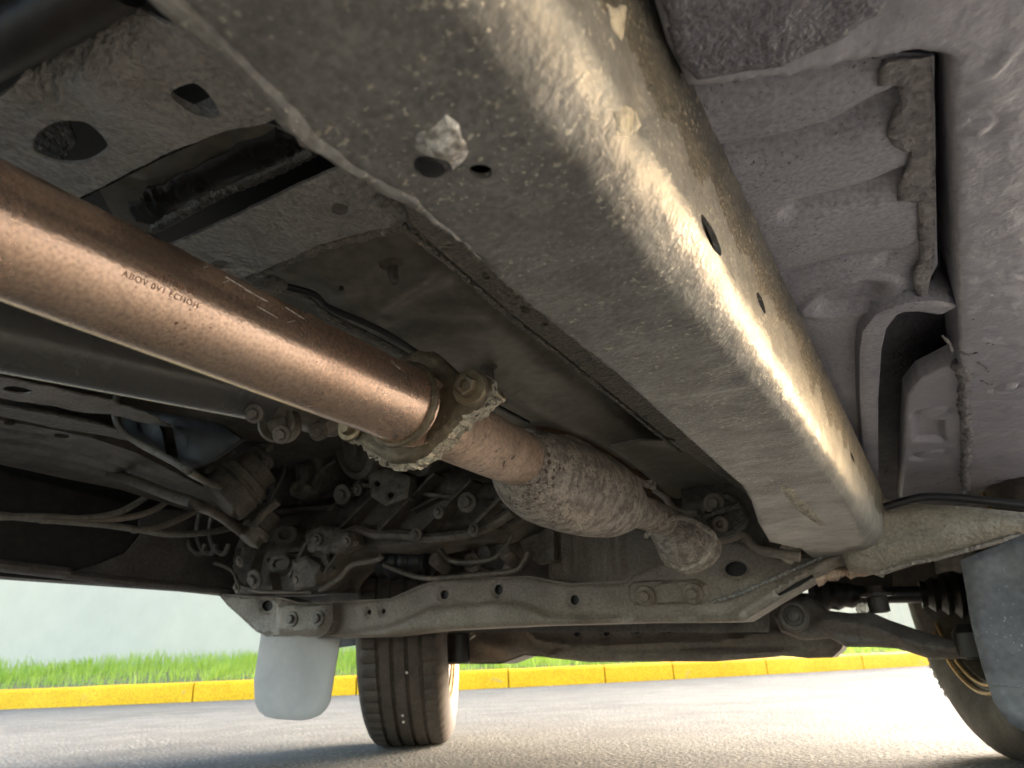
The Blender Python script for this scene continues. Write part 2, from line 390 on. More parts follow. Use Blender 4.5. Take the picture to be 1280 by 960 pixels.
for k_ in range(52000):
    i = random.uniform(0, n-1.01); j = int(i); t = random.random()**.85
    p = g1[j].lerp(g1[j+1], i-j).lerp(g2[j].lerp(g2[j+1], i-j), t); off = .16+1.74*t
    z = np.interp(off, [r[0] for r in rows], [r[1] for r in rows])
    if p.x > 6 or p.x < -13: continue
    clump = .5+.5*noise.noise(p*1.3)
    h = random.uniform(.05, .13)*(1.0+1.1*clump*t)+.11*max(0, noise.noise(p*.9+Vector((5, 0, 0))))*t
    a = random.uniform(0, 6.28); wd = random.uniform(.003, .006); ln = random.uniform(.1, .6)*h
    s = Vector((math.cos(a), math.sin(a), 0))*wd; l = Vector((math.cos(a+1.3), math.sin(a+1.3), 0))*ln
    p = Vector((p.x, p.y, z-.015)); b0 = len(vs)
    vs += [p-s, p+s, p+s*.7+l*.35+Vector((0, 0, h*.6)), p-s*.7+l*.35+Vector((0, 0, h*.6)), p+l+Vector((0, 0, h))]
    fs += [(b0, b0+1, b0+2, b0+3), (b0+3, b0+2, b0+4)]
raw(vs, fs, 'grass', 'grass', None, 0, kind='stuff')
# pale wall of sheets behind the verge
wall_root = root('boundary_wall', smoothline(2.1)[30]+Vector((0, 0, .3)), 'pale bluish white boundary wall with faint upright ribs behind the grass verge', 'wall')
wl = smoothline(2.1); step = 7
for s0 in range(0, len(wl)-step, step):
    seg = wl[s0:s0+step+1]; vs, fs = [], []; nn = 60
    for i in range(nn+1):
        t = i/nn*step; j = min(int(t), step-1); p = seg[j].lerp(seg[j+1], t-j); k_ = s0+j; d0 = away(wl[max(0, k_-3)], wl[min(len(wl)-1, k_+3)]); d1 = away(wl[max(0, k_-2)], wl[min(len(wl)-1, k_+4)]); d = d0.lerp(d1, t-j).normalized()
        rb = .004 if (i % 6) in (2, 3) else 0.
        for z in (.2, 3.1): vs.append(p-d*rb+Vector((0, 0, z)))
        for z in (3.1, .2): vs.append(p+d*.05+Vector((0, 0, z)))
    for i in range(nn):
        for j in range(4): a, b = i*4+j, i*4+(j+1) % 4; fs.append((a, a+4, b+4, b))
    fs += [(0, 1, 2, 3), (nn*4+3, nn*4+2, nn*4+1, nn*4)]
    raw(vs, fs, 'wall_panel', 'wall', wall_root, 20)
# ================================================================== THE CAR
car = root('parked_car', CARLOC, 'parked car seen from below, its underside coated in dusty grey underseal, exhaust copper brown', 'car')
# ---- body shell closing the top (never lit from above)
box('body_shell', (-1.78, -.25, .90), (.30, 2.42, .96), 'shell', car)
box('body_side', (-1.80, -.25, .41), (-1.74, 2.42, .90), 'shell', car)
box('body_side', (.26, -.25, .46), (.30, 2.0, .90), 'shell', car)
box('rear_light_blocker', (-1.45, -.26, .57), (.30, -.23, .90), 'shell', car)  # added out of view to stop light leaking in from behind
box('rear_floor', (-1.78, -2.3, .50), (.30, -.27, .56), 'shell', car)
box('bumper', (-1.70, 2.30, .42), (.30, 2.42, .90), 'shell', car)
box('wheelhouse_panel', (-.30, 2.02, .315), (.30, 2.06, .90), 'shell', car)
# ---- right frame rail
ZR = tilt(.375, .03)
Lpx = [(204, 0), (250, 38), (292, 80), (340, 130), (386, 176), (430, 205), (480, 236), (510, 252), (580, 307), (629, 356), (670, 390), (775, 472), (880, 566), (927, 607), (938, 625), (948, 655), (962, 678), (1000, 686)]
LW = [onp(*q, ZR) for q in Lpx]
ly = [p.y for p in LW]; lx = [p.x for p in LW]
ordr = np.argsort(ly); ly = np.array(ly)[ordr]; lx = np.array(lx)[ordr]
def XL(y): return float(np.interp(y, ly, lx))
B1px = [(569, 0), (640, 105), (730, 214), (824, 352), (875, 405), (980, 525), (1062, 637), (1085, 690)]
bw = [onp(*q, ZR) for q in B1px]
def XB(y): return float(np.interp(y, [p.y for p in bw], [p.x for p in bw]))
US = [0, .085, .155, .20, .275]
def sect(u, y):
    zb = .375-.03*y; xl, xb = XL(y), XB(y); xs = -.056; r = max(.018, xs-xb)
    if u < US[1]: t = u/US[1]; return Vector((xl+.012*(1-t), y, zb+.085*(1-t)))
    if u < US[2]: t = (u-US[1])/(US[2]-US[1]); return Vector((xl+(xs-r-xl)*t, y, zb))
    if u < US[3]: t = (u-US[2])/(US[3]-US[2]); b_ = .0035*math.sin(math.pi*t); return Vector((xs-r+(r-.009)*t+b_*.6, y, zb+.021*t-b_*.6))
    t = (u-US[3])/(US[4]-US[3]); return Vector((xs-.009+.011*t, y, zb+.021+t*.066))
def railf(u, y):
    p = sect(u, y); e = .0006; a = sect(u+e, y)-sect(u-e, y); n = a.cross(Vector((0, 1, 0))).normalized()
    c = sect((US[1]+US[3])/2, y)+Vector((0, 0, .04))
    if (p-c).dot(n) < 0: n = -n
    return p, n
dentc = onp(548, 180, ZR); capc = onp(540, 208, ZR)
def rail_rel(p):
    v = .0007*noise.fractal(p*55, 1., 2., 3)
    d = (p-dentc).length; v += .0032*math.exp(-(d/.010)**2)
    d2 = (p-capc).length; v -= .0045*math.exp(-(d2/.0055)**2)
    for q, a, r in rail_d: v += a*math.exp(-((p-q).length/r)**2)
    return v
rail_d = [(onp(786, 150, ('x', -.07)), -.003, .010), (onp(775, 25, ('x', -.07)), -.003, .008), (onp(712, 215, ZR), -.0018, .006), (onp(430, 215, ZR), .0015, .012), (onp(905, 500, ZR), -.0012, .02)]
def proj(p):
    d = R.transposed() @ (p-C0); return 640-F*d.x/d.z, 480+F*d.y/d.z
GU = [(u, y) for u in np.linspace(US[1], US[4], 70) for y in np.linspace(.03, 1.28, 240)]
GP = np.array([proj(sect(u, y)) for u, y in GU])
def rail_uv(x, y):          # the place on the rail's skin seen at a photograph pixel
    i = int(np.argmin(((GP-np.array([x, y]))**2).sum(1))); return GU[i]
holes = []
for hx, hy, l, wd, ang in ((888, 292, .017, .0042, .1), (952, 380, .012, .0032, .1), (1066, 571, .016, .0028, .1)):
    u0, v0 = rail_uv(hx, hy); holes.append(circ(u0, v0, wd*1.45, l, 16, ang))
u0, v0 = rail_uv(602, 211); holes.append(circ(u0, v0, .0045, .0045, 16))
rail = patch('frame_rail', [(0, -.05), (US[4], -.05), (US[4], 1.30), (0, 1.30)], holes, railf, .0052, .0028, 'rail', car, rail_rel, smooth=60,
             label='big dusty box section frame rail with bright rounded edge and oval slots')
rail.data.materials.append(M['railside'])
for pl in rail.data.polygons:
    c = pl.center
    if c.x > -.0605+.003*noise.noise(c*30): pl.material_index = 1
# black sheet inside the box section paints the shade behind the slots
raw([(-.145, -.05, .400), (-.10, -.05, .400), (-.10, 1.3, .36), (-.145, 1.3, .36), (-.082, -.05, .43), (-.082, 1.3, .39), (-.078, -.05, .46), (-.078, 1.3, .42)], [(0, 1, 2, 3), (1, 4, 5, 2), (4, 6, 7, 5)], 'slot_shade_sheet', 'black', rail, 0)
lathe('rubber_plug', capc+Vector((0, 0, .004)), (0, 0, -1), [(0, .0065), (.004, .0065), (.0055, .005), (.006, .002)], 'boot', rail, 20)
# wet dent beside the plug, its highlight painted as a pale patch
vs = []
panel('highlight_and_scrape_patch', [(520, 165), (536, 148), (556, 144), (574, 158), (580, 176), (570, 192), (560, 212), (554, 196), (534, 186), (524, 178)], tilt(.3742, .03), .0006, 'glint_scratch', rail, res=.0016,
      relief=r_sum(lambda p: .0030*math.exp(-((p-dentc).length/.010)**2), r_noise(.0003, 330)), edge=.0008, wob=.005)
for c_, px_ in (((780, 150), [(768, 140), (780, 130), (794, 138), (798, 158), (790, 172), (776, 166)]), ((773, 26), [(760, 4), (775, 2), (788, 12), (784, 34), (777, 46), (768, 34)])):
    sp_, sn_ = railf(*rail_uv(*c_))
    panel('highlight_and_scrape_patch', px_, (sp_+sn_*.0005, sn_), .0004, 'flaky', rail, res=.0016, relief=r_noise(.0003, 200), edge=.0008, wob=.003)
panel('dried_mud', [(976, 609), (992, 613), (1001, 624), (1013, 634), (1022, 647), (1033, 657), (1024, 659), (1008, 647), (995, 638), (984, 624)], tilt(.3742, .03), .0006, 'flaky', rail, res=.003, wob=.0016, relief=r_noise(.0009, 200), edge=.001)
# lower lip of the rail, rough with dried mud
lip = [(XL(y)+.001, y) for y in np.arange(-.04, .26, .004)]
tube('mud_crust', [Vector((x, y, .3755-.03*y)) for x, y in lip], [(.0038+.0022*noise.noise(Vector((y*60, 0, 0))))*min(1, max(.1, (.26-y)/.12)) for x, y in lip], 'rail', rail, 8, lambda q, i, a: .0015*noise.noise(q*300))
# ---- right floor
ZF = ('z', .452)
groov = [([(850, 118), (960, 98), (1070, 76)], .009, -.011), ([(872, 205), (960, 190), (1045, 168), (1130, 122)], .008, -.013), ([(1000, 264), (1080, 244), (1135, 222)], .008, -.013), ([(960, 150), (1115, 106)], .005, .002),
         ([(985, 348), (1050, 328), (1110, 322)], .009, -.006)]
rel = r_sum(*[r_line(a, ZF, b, c) for a, b, c in groov], r_noise(.0008, 18))
ringc = onp(1062, 376, ZF)
def ring_rel(p):
    d = (p-ringc).length; v = .003*math.exp(-((d-.034)/.004)**2)
    if p.y > ringc.y-.05: v += -.007*(1 if d < .022 else max(0, 1-(d-.022)/.003)) if d < .025 else 0
    return v
stepl = r_poly([(930, 400), (1010, 395), (1100, 330), (1150, 300), (1150, 640), (1090, 640)], ZF, -.003, .004)
panel('floor_pan', [(790, 60), (1168, 70), (1170, 255), (1172, 330), (1150, 372), (1112, 384), (1088, 405), (1082, 440), (1085, 640), (1040, 600), (960, 430), (850, 200)], ZF, .0015, 'floorR', car,
      res=.0042, relief=r_sum(rel, ring_rel, stepl), smooth=70, label='corrugated purplish grey floor pan right of the frame rail')
panel('seam_sealer', [(1112, 78), (1166, 74), (1170, 254), (1122, 253), (1124, 232), (1135, 212), (1138, 192), (1118, 186), (1110, 175), (1112, 155), (1126, 128), (1124, 109), (1098, 111), (1099, 92)], ('z', .4485), .002, 'seal', car,
      res=.0028, relief=r_sum(r_noise(.0012, 120), lambda p: .0006*math.sin(p.y*900+4*noise.noise(p*60))), edge=.0012, smooth=70)
panel('seam_sealer', [(1170, 254), (1168, 330), (1160, 370), (1148, 376), (1140, 350), (1150, 325), (1148, 256)], ('z', .4485), .002, 'seal', car, res=.003, relief=r_noise(.0014, 100), edge=.0012, smooth=70)
# pocket between floor and sill, its shade put into a darker colour
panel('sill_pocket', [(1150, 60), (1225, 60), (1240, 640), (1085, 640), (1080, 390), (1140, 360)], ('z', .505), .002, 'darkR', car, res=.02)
def wallstrip(name, px, z0, z1, m, parent, **k):
    A = [onp(*q, ('z', z0)) for q in px]; B = [Vector((a.x, a.y, z1)) for a in A]; n = len(A)
    cx = [a+Vector((.0015, .0015, 0)) for a in A]+[b+Vector((.0015, .0015, 0)) for b in B]
    fs = [(i, i+1, n+i+1, n+i) for i in range(n-1)]+[(2*n+i, 3*n+i, 3*n+i+1, 2*n+i+1) for i in range(n-1)]
    return raw(A+B+cx, fs, name, m, parent, 50, **k)
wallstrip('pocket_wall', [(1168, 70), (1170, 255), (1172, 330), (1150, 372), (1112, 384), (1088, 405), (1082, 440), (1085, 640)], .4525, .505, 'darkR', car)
# flange lip arching round the pocket
lipc = [(1186, 388), (1160, 384), (1132, 385), (1108, 394), (1093, 414), (1088, 440), (1086, 500), (1088, 560), (1091, 612)]
A = [onp(*q, ('z', .444)) for q in lipc]
vs, fs = [], []
for i, p in enumerate(A):
    d = (A[min(i+1, len(A)-1)]-A[max(i-1, 0)]).normalized(); s = Vector((d.y, -d.x, 0))
    wv = .011
    for o_, z in ((-wv, .010), (-wv*.85, .001), (-wv*.5, 0), (wv*.5, 0), (wv*.8, .001), (wv, .012), (wv, .06)): vs.append(p-s*o_+Vector((0, 0, z+.0006*noise.noise((p+s*o_)*120))))
for i in range(len(A)-1):
    for j in range(6): a = i*7+j; fs.append((a, a+1, a+8, a+7))
bmx = raw(vs, fs, 'pocket_flange', 'floorR', car, 50); sm_ = bmx.modifiers.new('thick', 'SOLIDIFY'); sm_.thickness = .0018
# sill panel with its recess
ZS = ('z', .440)
sl_holes = []
rs = [r_noise(.0011, 45), r_noise(.0006, 160, 5)]
for (cx_, cy_, a, b) in ((1225, 162, .008, .011), (1258, 484, .012, .010)):
    q = onp(cx_, cy_, ZS)
    rs.append(lambda p, q=q, a=a: -.003*math.exp(-(((p-q).length-a)/.0022)**2)+.0035*math.exp(-((p-q).length/a/.8)**2))
rs += [r_line([(1219, 156), (1232, 168)], ZS, .0016, -.002), r_line([(1262, 170), (1266, 182), (1280, 184)], ZS, .0012, .0015),
       r_line([(1213, 100), (1240, 92), (1262, 62)], ZS, .003, .003), r_line([(1220, 130), (1235, 118), (1250, 122)], ZS, .002, .002), r_line([(1200, 384), (1216, 386), (1222, 380)], ZS, .0012, .002)]
panel('sill_panel', [(1188, 74), (1150, 68), (1060, 78), (985, 96), (880, 108), (860, 108), (835, 60), (800, -60), (1330, -60), (1420, 300), (1400, 640), (1282, 640), (1205, 634), (1199, 450), (1194, 300)], ZS, .055, 'sillR', car,
      res=.0042, relief=r_sum(*rs, r_line([(860, 112), (930, 100), (1000, 86), (1100, 76)], ZS, .004, .0022), r_line([(940, 20), (1040, 12), (1100, 26)], ZS, .012, -.004)), edge=.003, smooth=70,
      label='flat purplish grey sill underside with embossed drain plugs')
# dark coated patch over the front-left corner of it
panel('dark_coating', [(822, -30), (1000, -40), (1120, 5), (1060, 50), (980, 84), (868, 104), (842, 70)], ('z', .4382), .002, 'darkR', car, res=.004, relief=r_noise(.0012, 70), edge=.0015, wob=.003, smooth=70)
ZC = ('z', .446)
rc = [r_noise(.0007, 60)]
for c_, r_, a_ in (((1166, 517), .019, -.006), ((1163, 569), .022, -.006)):
    q = onp(*c_, ZC); rc.append(lambda p, q=q, r_=r_, a_=a_: a_*math.exp(-((math.hypot(p.x-q.x, (p.y-q.y)*.9)-r_)/.0035)**2)*(1 if p.y < q.y+.03 else .2))
rc += [r_poly([(1143, 526), (1178, 526), (1180, 552), (1145, 552)], ZC, -.009, .003), r_line([(1203, 440), (1206, 500), (1203, 570), (1205, 600)], ZC, .012, .0012)]
panel('inner_sill_plate', [(1133, 494), (1150, 474), (1196, 452), (1206, 452), (1208, 636), (1124, 628)], ZC, .02, 'sillR', car, res=.004, relief=r_sum(*rc), edge=.002, smooth=70)
for pts in ([(1178, 420), (1186, 428), (1190, 440)], [(1200, 440), (1212, 443), (1222, 440)], [(1222, 452), (1232, 458), (1236, 464)], [(1216, 398), (1228, 399)], [(1226, 475), (1240, 480)], [(1234, 428), (1242, 430)]):
    bead('torn_sealer', pts, ('z', .4402), .0013, 'seal', car, .8)
bead('torn_sealer', [(1198, 455), (1208, 470), (1204, 500), (1210, 540), (1206, 590), (1209, 620)], ('z', .4425), .0055, 'seal', car, .9)
# ---- outrigger that runs from the rail end out to the sill
OY = 1.27
panel('outrigger', [(1068, 600), (1090, 618), (1125, 628), (1200, 632), (1300, 642), (1300, 664), (1278, 668), (1200, 689), (1140, 703), (1100, 716), (1060, 712), (1050, 690)], ('y', OY), .05, 'dusty', car, res=.006,
      relief=r_sum(r_poly([(1060, 625), (1120, 634), (1300, 646), (1300, 660), (1200, 680), (1110, 700), (1060, 700)], ('y', OY), .02, .018), r_noise(.003, 14)), edge=.008, smooth=70,
      label='tapering transverse outrigger between rail end and sill')
bead('pinch_weld', [(1100, 716), (1140, 704), (1170, 699), (1200, 690), (1240, 679), (1278, 668)], ('y', OY-.004), .004, 'xmem', car, .3)
tube('wiring_conduit', [onp(*q, ('y', 1.22)) for q in ((1105, 634), (1150, 622), (1190, 622), (1230, 626), (1300, 634))], .006, 'boot', car, 10, sub=4)
# ---- subframe crossmember
Y1 = 1.30
XM = ('y', Y1)
top = [(412, 752), (486, 748), (524, 731), (557, 722), (662, 720), (711, 729), (782, 726), (788, 718), (820, 702), (860, 690), (892, 672), (930, 676), (955, 689), (990, 695), (1035, 690), (1075, 684), (1098, 700)]
bot = [(1080, 708), (1047, 708), (1017, 724), (972, 750), (930, 776), (912, 777), (797, 778), (662, 782), (542, 788), (475, 796), (405, 798)]
stepr = r_poly([(400, 830), (402, 793), (478, 786), (505, 776), (540, 760), (620, 753), (655, 756), (690, 770), (795, 773), (930, 770), (930, 830)], XM, .010, .006)
fold = r_line([(925, 768), (975, 738), (1020, 712), (1060, 690)], XM, .008, .010)
holes = [circ(554, 743, 5.5, 6), circ(622, 737, 5.5, 6.5), circ(717, 750, 5.5, 6.5), circ(460, 765, 2.6, 3.6, 10), circ(478, 764, 2.6, 3.6, 10), circ(919, 711, 14, 9.5, 18),
         [(971, 743), (974, 745), (1000, 732), (1017, 721), (1015, 718), (995, 728)]]
xm = hollow('subframe_crossmember', top+bot, Y1, .07, 'xmem', car, holes, res=.0068, relief=r_sum(stepr, fold, r_noise(.0022, 16), r_spot((592, 745), XM, .018, .006), r_noise(.0008, 90)), edge=.008, smooth=60,
           label='dusty brown subframe crossmember with round holes and bolted gusset')
xm2 = panel('reinforcement_pad', [(784, 732), (790, 726), (870, 723), (882, 730), (884, 744), (878, 753), (850, 755), (792, 756), (785, 750)], ('y', Y1-.008), .012, 'xmem', car, res=.006, relief=r_noise(.001, 60), edge=.006)
for q in ((806, 745), (866, 742)): bolt(onp(*q, ('y', Y1-.014)), (0, -1, -.15), .0105, 'dullbolt', xm2)
YB = 1.27
br = hollow('mounting_bracket', [(270, 741), (300, 744), (352, 747), (372, 753), (414, 753), (415, 775), (408, 790), (395, 798), (332, 796), (318, 789), (300, 772), (283, 757)], YB, .07, 'xmem', car,
           [circ(332, 757, 7, 7)], res=.008, relief=r_sum(r_poly([(348, 756), (408, 755), (412, 775), (402, 790), (350, 790)], ('y', YB), .010, .006), r_noise(.002, 20)), edge=.008)
for q in ((365, 774), (398, 773)): bolt(onp(*q, ('y', YB-.012)), (0, -1, 0), .010, 'xdark', br)
bead('weld_bead', [(892, 752), (925, 742), (960, 726), (1000, 708), (1040, 690), (1062, 682)], ('y', Y1-.012), .0045, 'rail', car, .45)
tab = panel('bent_tab', [(968, 694), (980, 677), (1003, 684), (990, 705), (982, 703)], ('y', Y1-.03), .004, 'flaky', car, res=.006)
# rail end spreading onto the gusset
bead('rusty_joint', [(1020, 724), (1050, 716), (1085, 712), (1110, 706)], ('y', Y1+.02), .012, 'oldpipe', car, .5)
# ---- lower front subframe
Y2 = 1.78
P2 = ('y', Y2)
hollow('lower_subframe', [(556, 770), (600, 770), (900, 765), (985, 740), (1022, 742), (1030, 765), (1062, 790), (1051, 812), (1040, 822), (1010, 823), (975, 819), (960, 822), (894, 827), (800, 827), (737, 828), (685, 822), (655, 819), (625, 830), (572, 830), (557, 826)],
      Y2, .09, 'xdark', car, [circ(720, 793, 4, 3, 10), circ(757, 792, 4, 3, 10), circ(795, 790, 4, 3, 10), circ(835, 789, 4, 3, 10)], res=.009,
      relief=r_sum(r_line([(650, 775), (675, 800), (720, 808), (900, 803), (970, 790)], P2, .008, .012), r_line([(600, 800), (640, 812)], P2, .02, .012), r_noise(.006, 9), r_poly([(680, 822), (700, 812), (900, 812), (1000, 815), (1000, 835), (690, 835)], P2, .012, .008)), edge=.01, smooth=60)
lathe('bushing', onp(572, 808, ('y', Y2-.05)), (0, 0, 1), [(-.045, .030), (-.04, .034), (.03, .034), (.034, .030)], 'boot', car, 24)
tube('brake_hose', [onp(*q, ('y', Y2-.02)) for q in ((574, 806), (584, 798), (594, 792))], .008, 'bare', car, 10)
# ---- right control arm
Y3 = 1.60
P3 = ('y', Y3)
panel('control_arm', [(985, 748), (1008, 745), (1029, 762), (1061, 766), (1088, 765), (1106, 773), (1132, 782), (1155, 790), (1183, 797), (1216, 793), (1219, 818), (1199, 824), (1163, 824), (1138, 816), (1122, 811), (1094, 809), (1057, 809), (1035, 797), (1000, 800), (975, 790), (965, 770)],
      P3, .08, 'xdark', car, res=.0075, relief=r_sum(r_line([(1030, 775), (1080, 782), (1150, 806), (1205, 812)], P3, .010, .016), r_line([(1088, 766), (1094, 778), (1110, 780), (1132, 790)], P3, .005, -.006), r_line([(1020, 790), (1060, 795), (1120, 803)], P3, .006, -.006), r_noise(.006, 14)), edge=.012, smooth=60,
      label='dark brown cast lower control arm reaching the right wheel')
lathe('arm_bushing', onp(992, 770, ('y', Y3-.03)), (0.1, -1, .0), [(-.03, .030), (.0, .030), (.004, .026), (.004, .02), (-.003, .018), (-.003, .011), (.010, .010), (.012, .006)], 'xdark', car, 28)
lathe('ball_joint', onp(1214, 806, ('y', Y3-.01)), (0, 0, 1), [(-.025, .012), (-.02, .024), (.02, .026), (.035, .016)], 'boot', car, 20)
# drive shaft with its two rubber boots
a0, a1 = onp(1012, 745, ('y', 1.75)), onp(1215, 742, ('y', 1.78))
ax = (a1-a0)
def bellows(name, c, axis, L, r0, r1, n, parent, depth=.16):
    pr = []
    for i in range(n*4+1):
        t = i/(n*4); r = r0+(r1-r0)*t; pr.append((L*t, r*(1-depth*.5+depth*.5*math.cos(i*math.pi/2))))
    return lathe(name, c, axis, [(0, r0*.5)]+pr+[(L, r1*.5)], 'boot', parent, 28)
dl = ax.length
drive = tube('drive_shaft', [a0+ax*.2, a0+ax*.85], .017, 'boot', car, 20)
bellows('inner_boot', a0, ax, dl*.36, .040, .022, 4, drive)
bellows('outer_boot', a0+ax*.70, ax, dl*.36, .028, .062, 5, drive, .2)
lathe('boot_clamp', onp(1097, 752, ('y', 1.68)), (0, 0, 1), [(-.022, .012), (-.02, .02), (.008, .02), (.01, .03), (.016, .03), (.018, .018), (.03, .014)], 'xdark', car, 20)
bolt(onp(1078, 761, ('y', 1.62)), (0, -1, 0), .007, 'bare', car)
panel('strut_bracket', [(1165, 692), (1178, 688), (1206, 690), (1202, 716), (1190, 712), (1170, 716)], ('y', 1.62), .03, 'rim', car, res=.012, edge=.003)
panel('sensor_clip', [(1092, 718), (1094, 714), (1106, 716), (1104, 722)], ('y', 1.4), .006, 'flaky', car, res=.01)
panel('knuckle', [(1112, 690), (1194, 690), (1194, 765), (1176, 797), (1158, 792), (1146, 770), (1138, 745), (1116, 738)], ('y', 1.87), .012, 'xdark', car, res=.015, relief=r_noise(.01, 12), edge=.006)
# ---- wheels
def wheel(center, steer, side, parent, label=None):
    """side: +1 wheel on the right of the car, -1 on the left; axis points outboard"""
    ca, sa = math.cos(steer), math.sin(steer)
    ax_ = Vector((side*ca, side*sa, 0)); fw = Vector((-sa, ca, 0)); up = Vector((0, 0, 1))
    w = bpy.data.objects.new('wheel', None); COL.objects.link(w); w.parent = parent; w.location = center-parent.location; w['_w'] = 1
    if label: w['label'] = label
    RR, W = .345, .106; seg = 240
    prof = [(-.080, .222), (-.098, .232), (-.110, .26), (-.113, .285), (-.109, .310), (-.100, .328), (-.092, .337)]
    gr = [-.052, -.018, .018, .052]
    xs = [-.092]
    tr = []
    x = -.086
    for g in gr:
        tr += [(g-.0052, .3450-.3*abs(g)**1.6), (g-.0040, .3365), (g+.0040, .3365), (g+.0052, .3450-.3*abs(g)**1.6)]
    tr = [(-.086, .3405)]+tr+[(.086, .3405)]
    prof = prof+tr+[(-a, b) for a, b in reversed(prof)]+[(.07, .215), (-.07, .215)]
    vs, fs = [], []; npf = len(prof)
    for s in range(seg):
        t = 2*math.pi*s/seg; e = fw*math.cos(t)+up*math.sin(t)
        for i, (h, r) in enumerate(prof):
            rr = r; hh = h
            if .335 < r and abs(h) > .05 and (s % 4) == 0: rr -= .005
            elif .338 < r and abs(h) < .05 and (s % 6) == 0: rr -= .0018
            vs.append(ax_*hh+e*rr)
    for s in range(seg):
        for i in range(npf): a, b = s*npf+i, s*npf+(i+1) % npf; c, d = ((s+1) % seg)*npf+i, ((s+1) % seg)*npf+(i+1) % npf; fs.append((a, c, d, b))
    ty = raw(vs, fs, 'tyre', 'rubber', w, 30)
    def lt(name, prof, m, seg=64): return lathe(name, (0, 0, 0), ax_, prof, m, w, seg, squash=None)
    # open rim barrel seen from the inboard side
    vs, fs = [], []; pr = [(-.100, .238), (-.100, .229), (-.093, .229), (-.085, .214), (-.03, .205), (.03, .19), (.06, .175), (.06, .05), (.07, .05), (.07, .18), (.04, .2), (-.085, .222), (-.09, .236)]
    for s in range(96):
        t = 2*math.pi*s/96; e = fw*math.cos(t)+up*math.sin(t)
        for h, r in pr: vs.append(ax_*h+e*r)
    k = len(pr)
    for s in range(96):
        for i in range(k): a, b = s*k+i, s*k+(i+1) % k; c, d = ((s+1) % 96)*k+i, ((s+1) % 96)*k+(i+1) % k; fs.append((a, c, d, b))
    rim = raw(vs, fs, 'rim', 'rim', w, 40)
    for rr, th in ((.233, .0034), (.219, .004)):
        P = [ax_*(-.1015 if rr > .23 else -.094)+(fw*math.cos(2*math.pi*i/72)+up*math.sin(2*math.pi*i/72))*rr for i in range(73)]
        tube('rim_lip', P, th, 'bronze', w, 8, caps=False)
    lt('brake_disc', [(-.03, .05), (-.03, .15), (-.018, .15), (-.018, .05)], 'rim', 48)
    lt('hub', [(-.07, .03), (-.05, .05), (.05, .06), (.06, .03)], 'xdark', 32)
    return w, ax_, fw
wl_, axl, fwl = wheel(Vector((-1.335, 1.735, .342)), math.radians(31), -1, car, 'left front wheel steered inward showing its dusty tread')
wr_, axr, fwr = wheel(Vector((.118, 1.72, .342)), math.radians(19), 1, car, 'right front wheel showing inner sidewall and bronze rim edges')
for (h, a) in ((-.018, 3.62), (.0, 3.98), (.0, 4.05), (.052, 3.3)):
    bm = bmesh.new(); bmesh.ops.create_icosphere(bm, subdivisions=1, radius=.004)
    e = fwl*math.cos(a)+Vector((0, 0, 1))*math.sin(a)
    bmesh.ops.translate(bm, vec=axl*h+e*.345, verts=bm.verts); finish(bm, 'grit', 'stone', wl_, 0)
# raised sidewall lettering rubbed off to a few strokes
def sidewall_text(body, ang0, step, size):
    for i, ch in enumerate(body):
        cu = bpy.data.curves.new('l', 'FONT'); cu.body = ch; cu.size = size; cu.extrude = .0012; cu.align_x = 'CENTER'; cu.align_y = 'CENTER'
        o = bpy.data.objects.new('t', cu); COL.objects.link(o); dg = bpy.context.evaluated_depsgraph_get(); me = bpy.data.meshes.new_from_object(o.evaluated_get(dg))
        bpy.data.objects.remove(o); t = ang0+i*step
        e = fwr*math.cos(t)+Vector((0, 0, 1))*math.sin(t); n = -axr; tx = e.cross(n)
        Mx = Matrix((-tx, e, n)).transposed() if (-tx).cross(e).dot(n) > 0 else Matrix((tx, e, n)).transposed()
        for v in me.vertices: v.co = Mx @ v.co + e*.302 + n*.1115
        link('letter', me, wr_, m='stone')
sidewall_text('CONT', math.radians(322), -math.radians(4.6), .020)
# ---- mud flaps
flp = panel('mud_flap', [(329, 770), (438, 770), (425, 797), (417, 845), (412, 876), (407, 886), (399, 894), (388, 899), (375, 901), (345, 899), (332, 896), (323, 889), (318, 878), (317, 850), (325, 797)], ('y', 1.40), .0035, 'flapL', car, res=.012,
      relief=r_noise(.001, 6), edge=.0012, label='pale grey rectangular mud flap left of the far wheel')
flp2 = panel('mud_flap', [(1200, 700), (1205, 724), (1214, 780), (1227, 832), (1242, 877), (1261, 904), (1285, 917), (1400, 930), (1470, 900), (1470, 640), (1290, 655), (1280, 667)], ('y', 1.16), .006, 'flapR', car, res=.008,
      relief=r_sum(r_noise(.006, 7), r_line([(1225, 853), (1290, 861)], ('y', 1.16), .0012, .0015)), edge=.003, label='dusty black mud flap hanging before the near wheel')
tube('scratch', [onp(*q, ('y', 1.158)) for q in ((1229, 853), (1250, 856), (1290, 861))], .0006, 'bare', flp2, 6)
# ---- exhaust
PA, PB = Vector((-.3185, .0, .3765)), Vector((-.3085, .385, .3712))
PD = (PB-PA).normalized()
def pl_(t): return PA+PD*t
n_ = 44
pp = [pl_(-.04+.430*i/n_) for i in range(n_+1)]
pipe = tube('exhaust_pipe', pp, [.028]*(n_-1)+[.0284, .0296], 'copper', car, 72, lambda q, i, a: .00012*noise.noise(q*30), label='heat tinted copper brown exhaust pipe with faint stamped characters')
for i in range(9):         # light handling scratches
    y0 = random.uniform(.19, .36); a0_ = random.uniform(-.1, .75); da = random.uniform(-.25, .25); dy = random.uniform(.002, .018)
    Q = [pl_(y0+dy*t)+Vector((math.cos(a0_+da*t)*.02802, 0, math.sin(a0_+da*t)*.02802)) for t in (0, .33, .66, 1)]
    tube('scratch', Q, .00022, 'glint_scratch', pipe, 5)
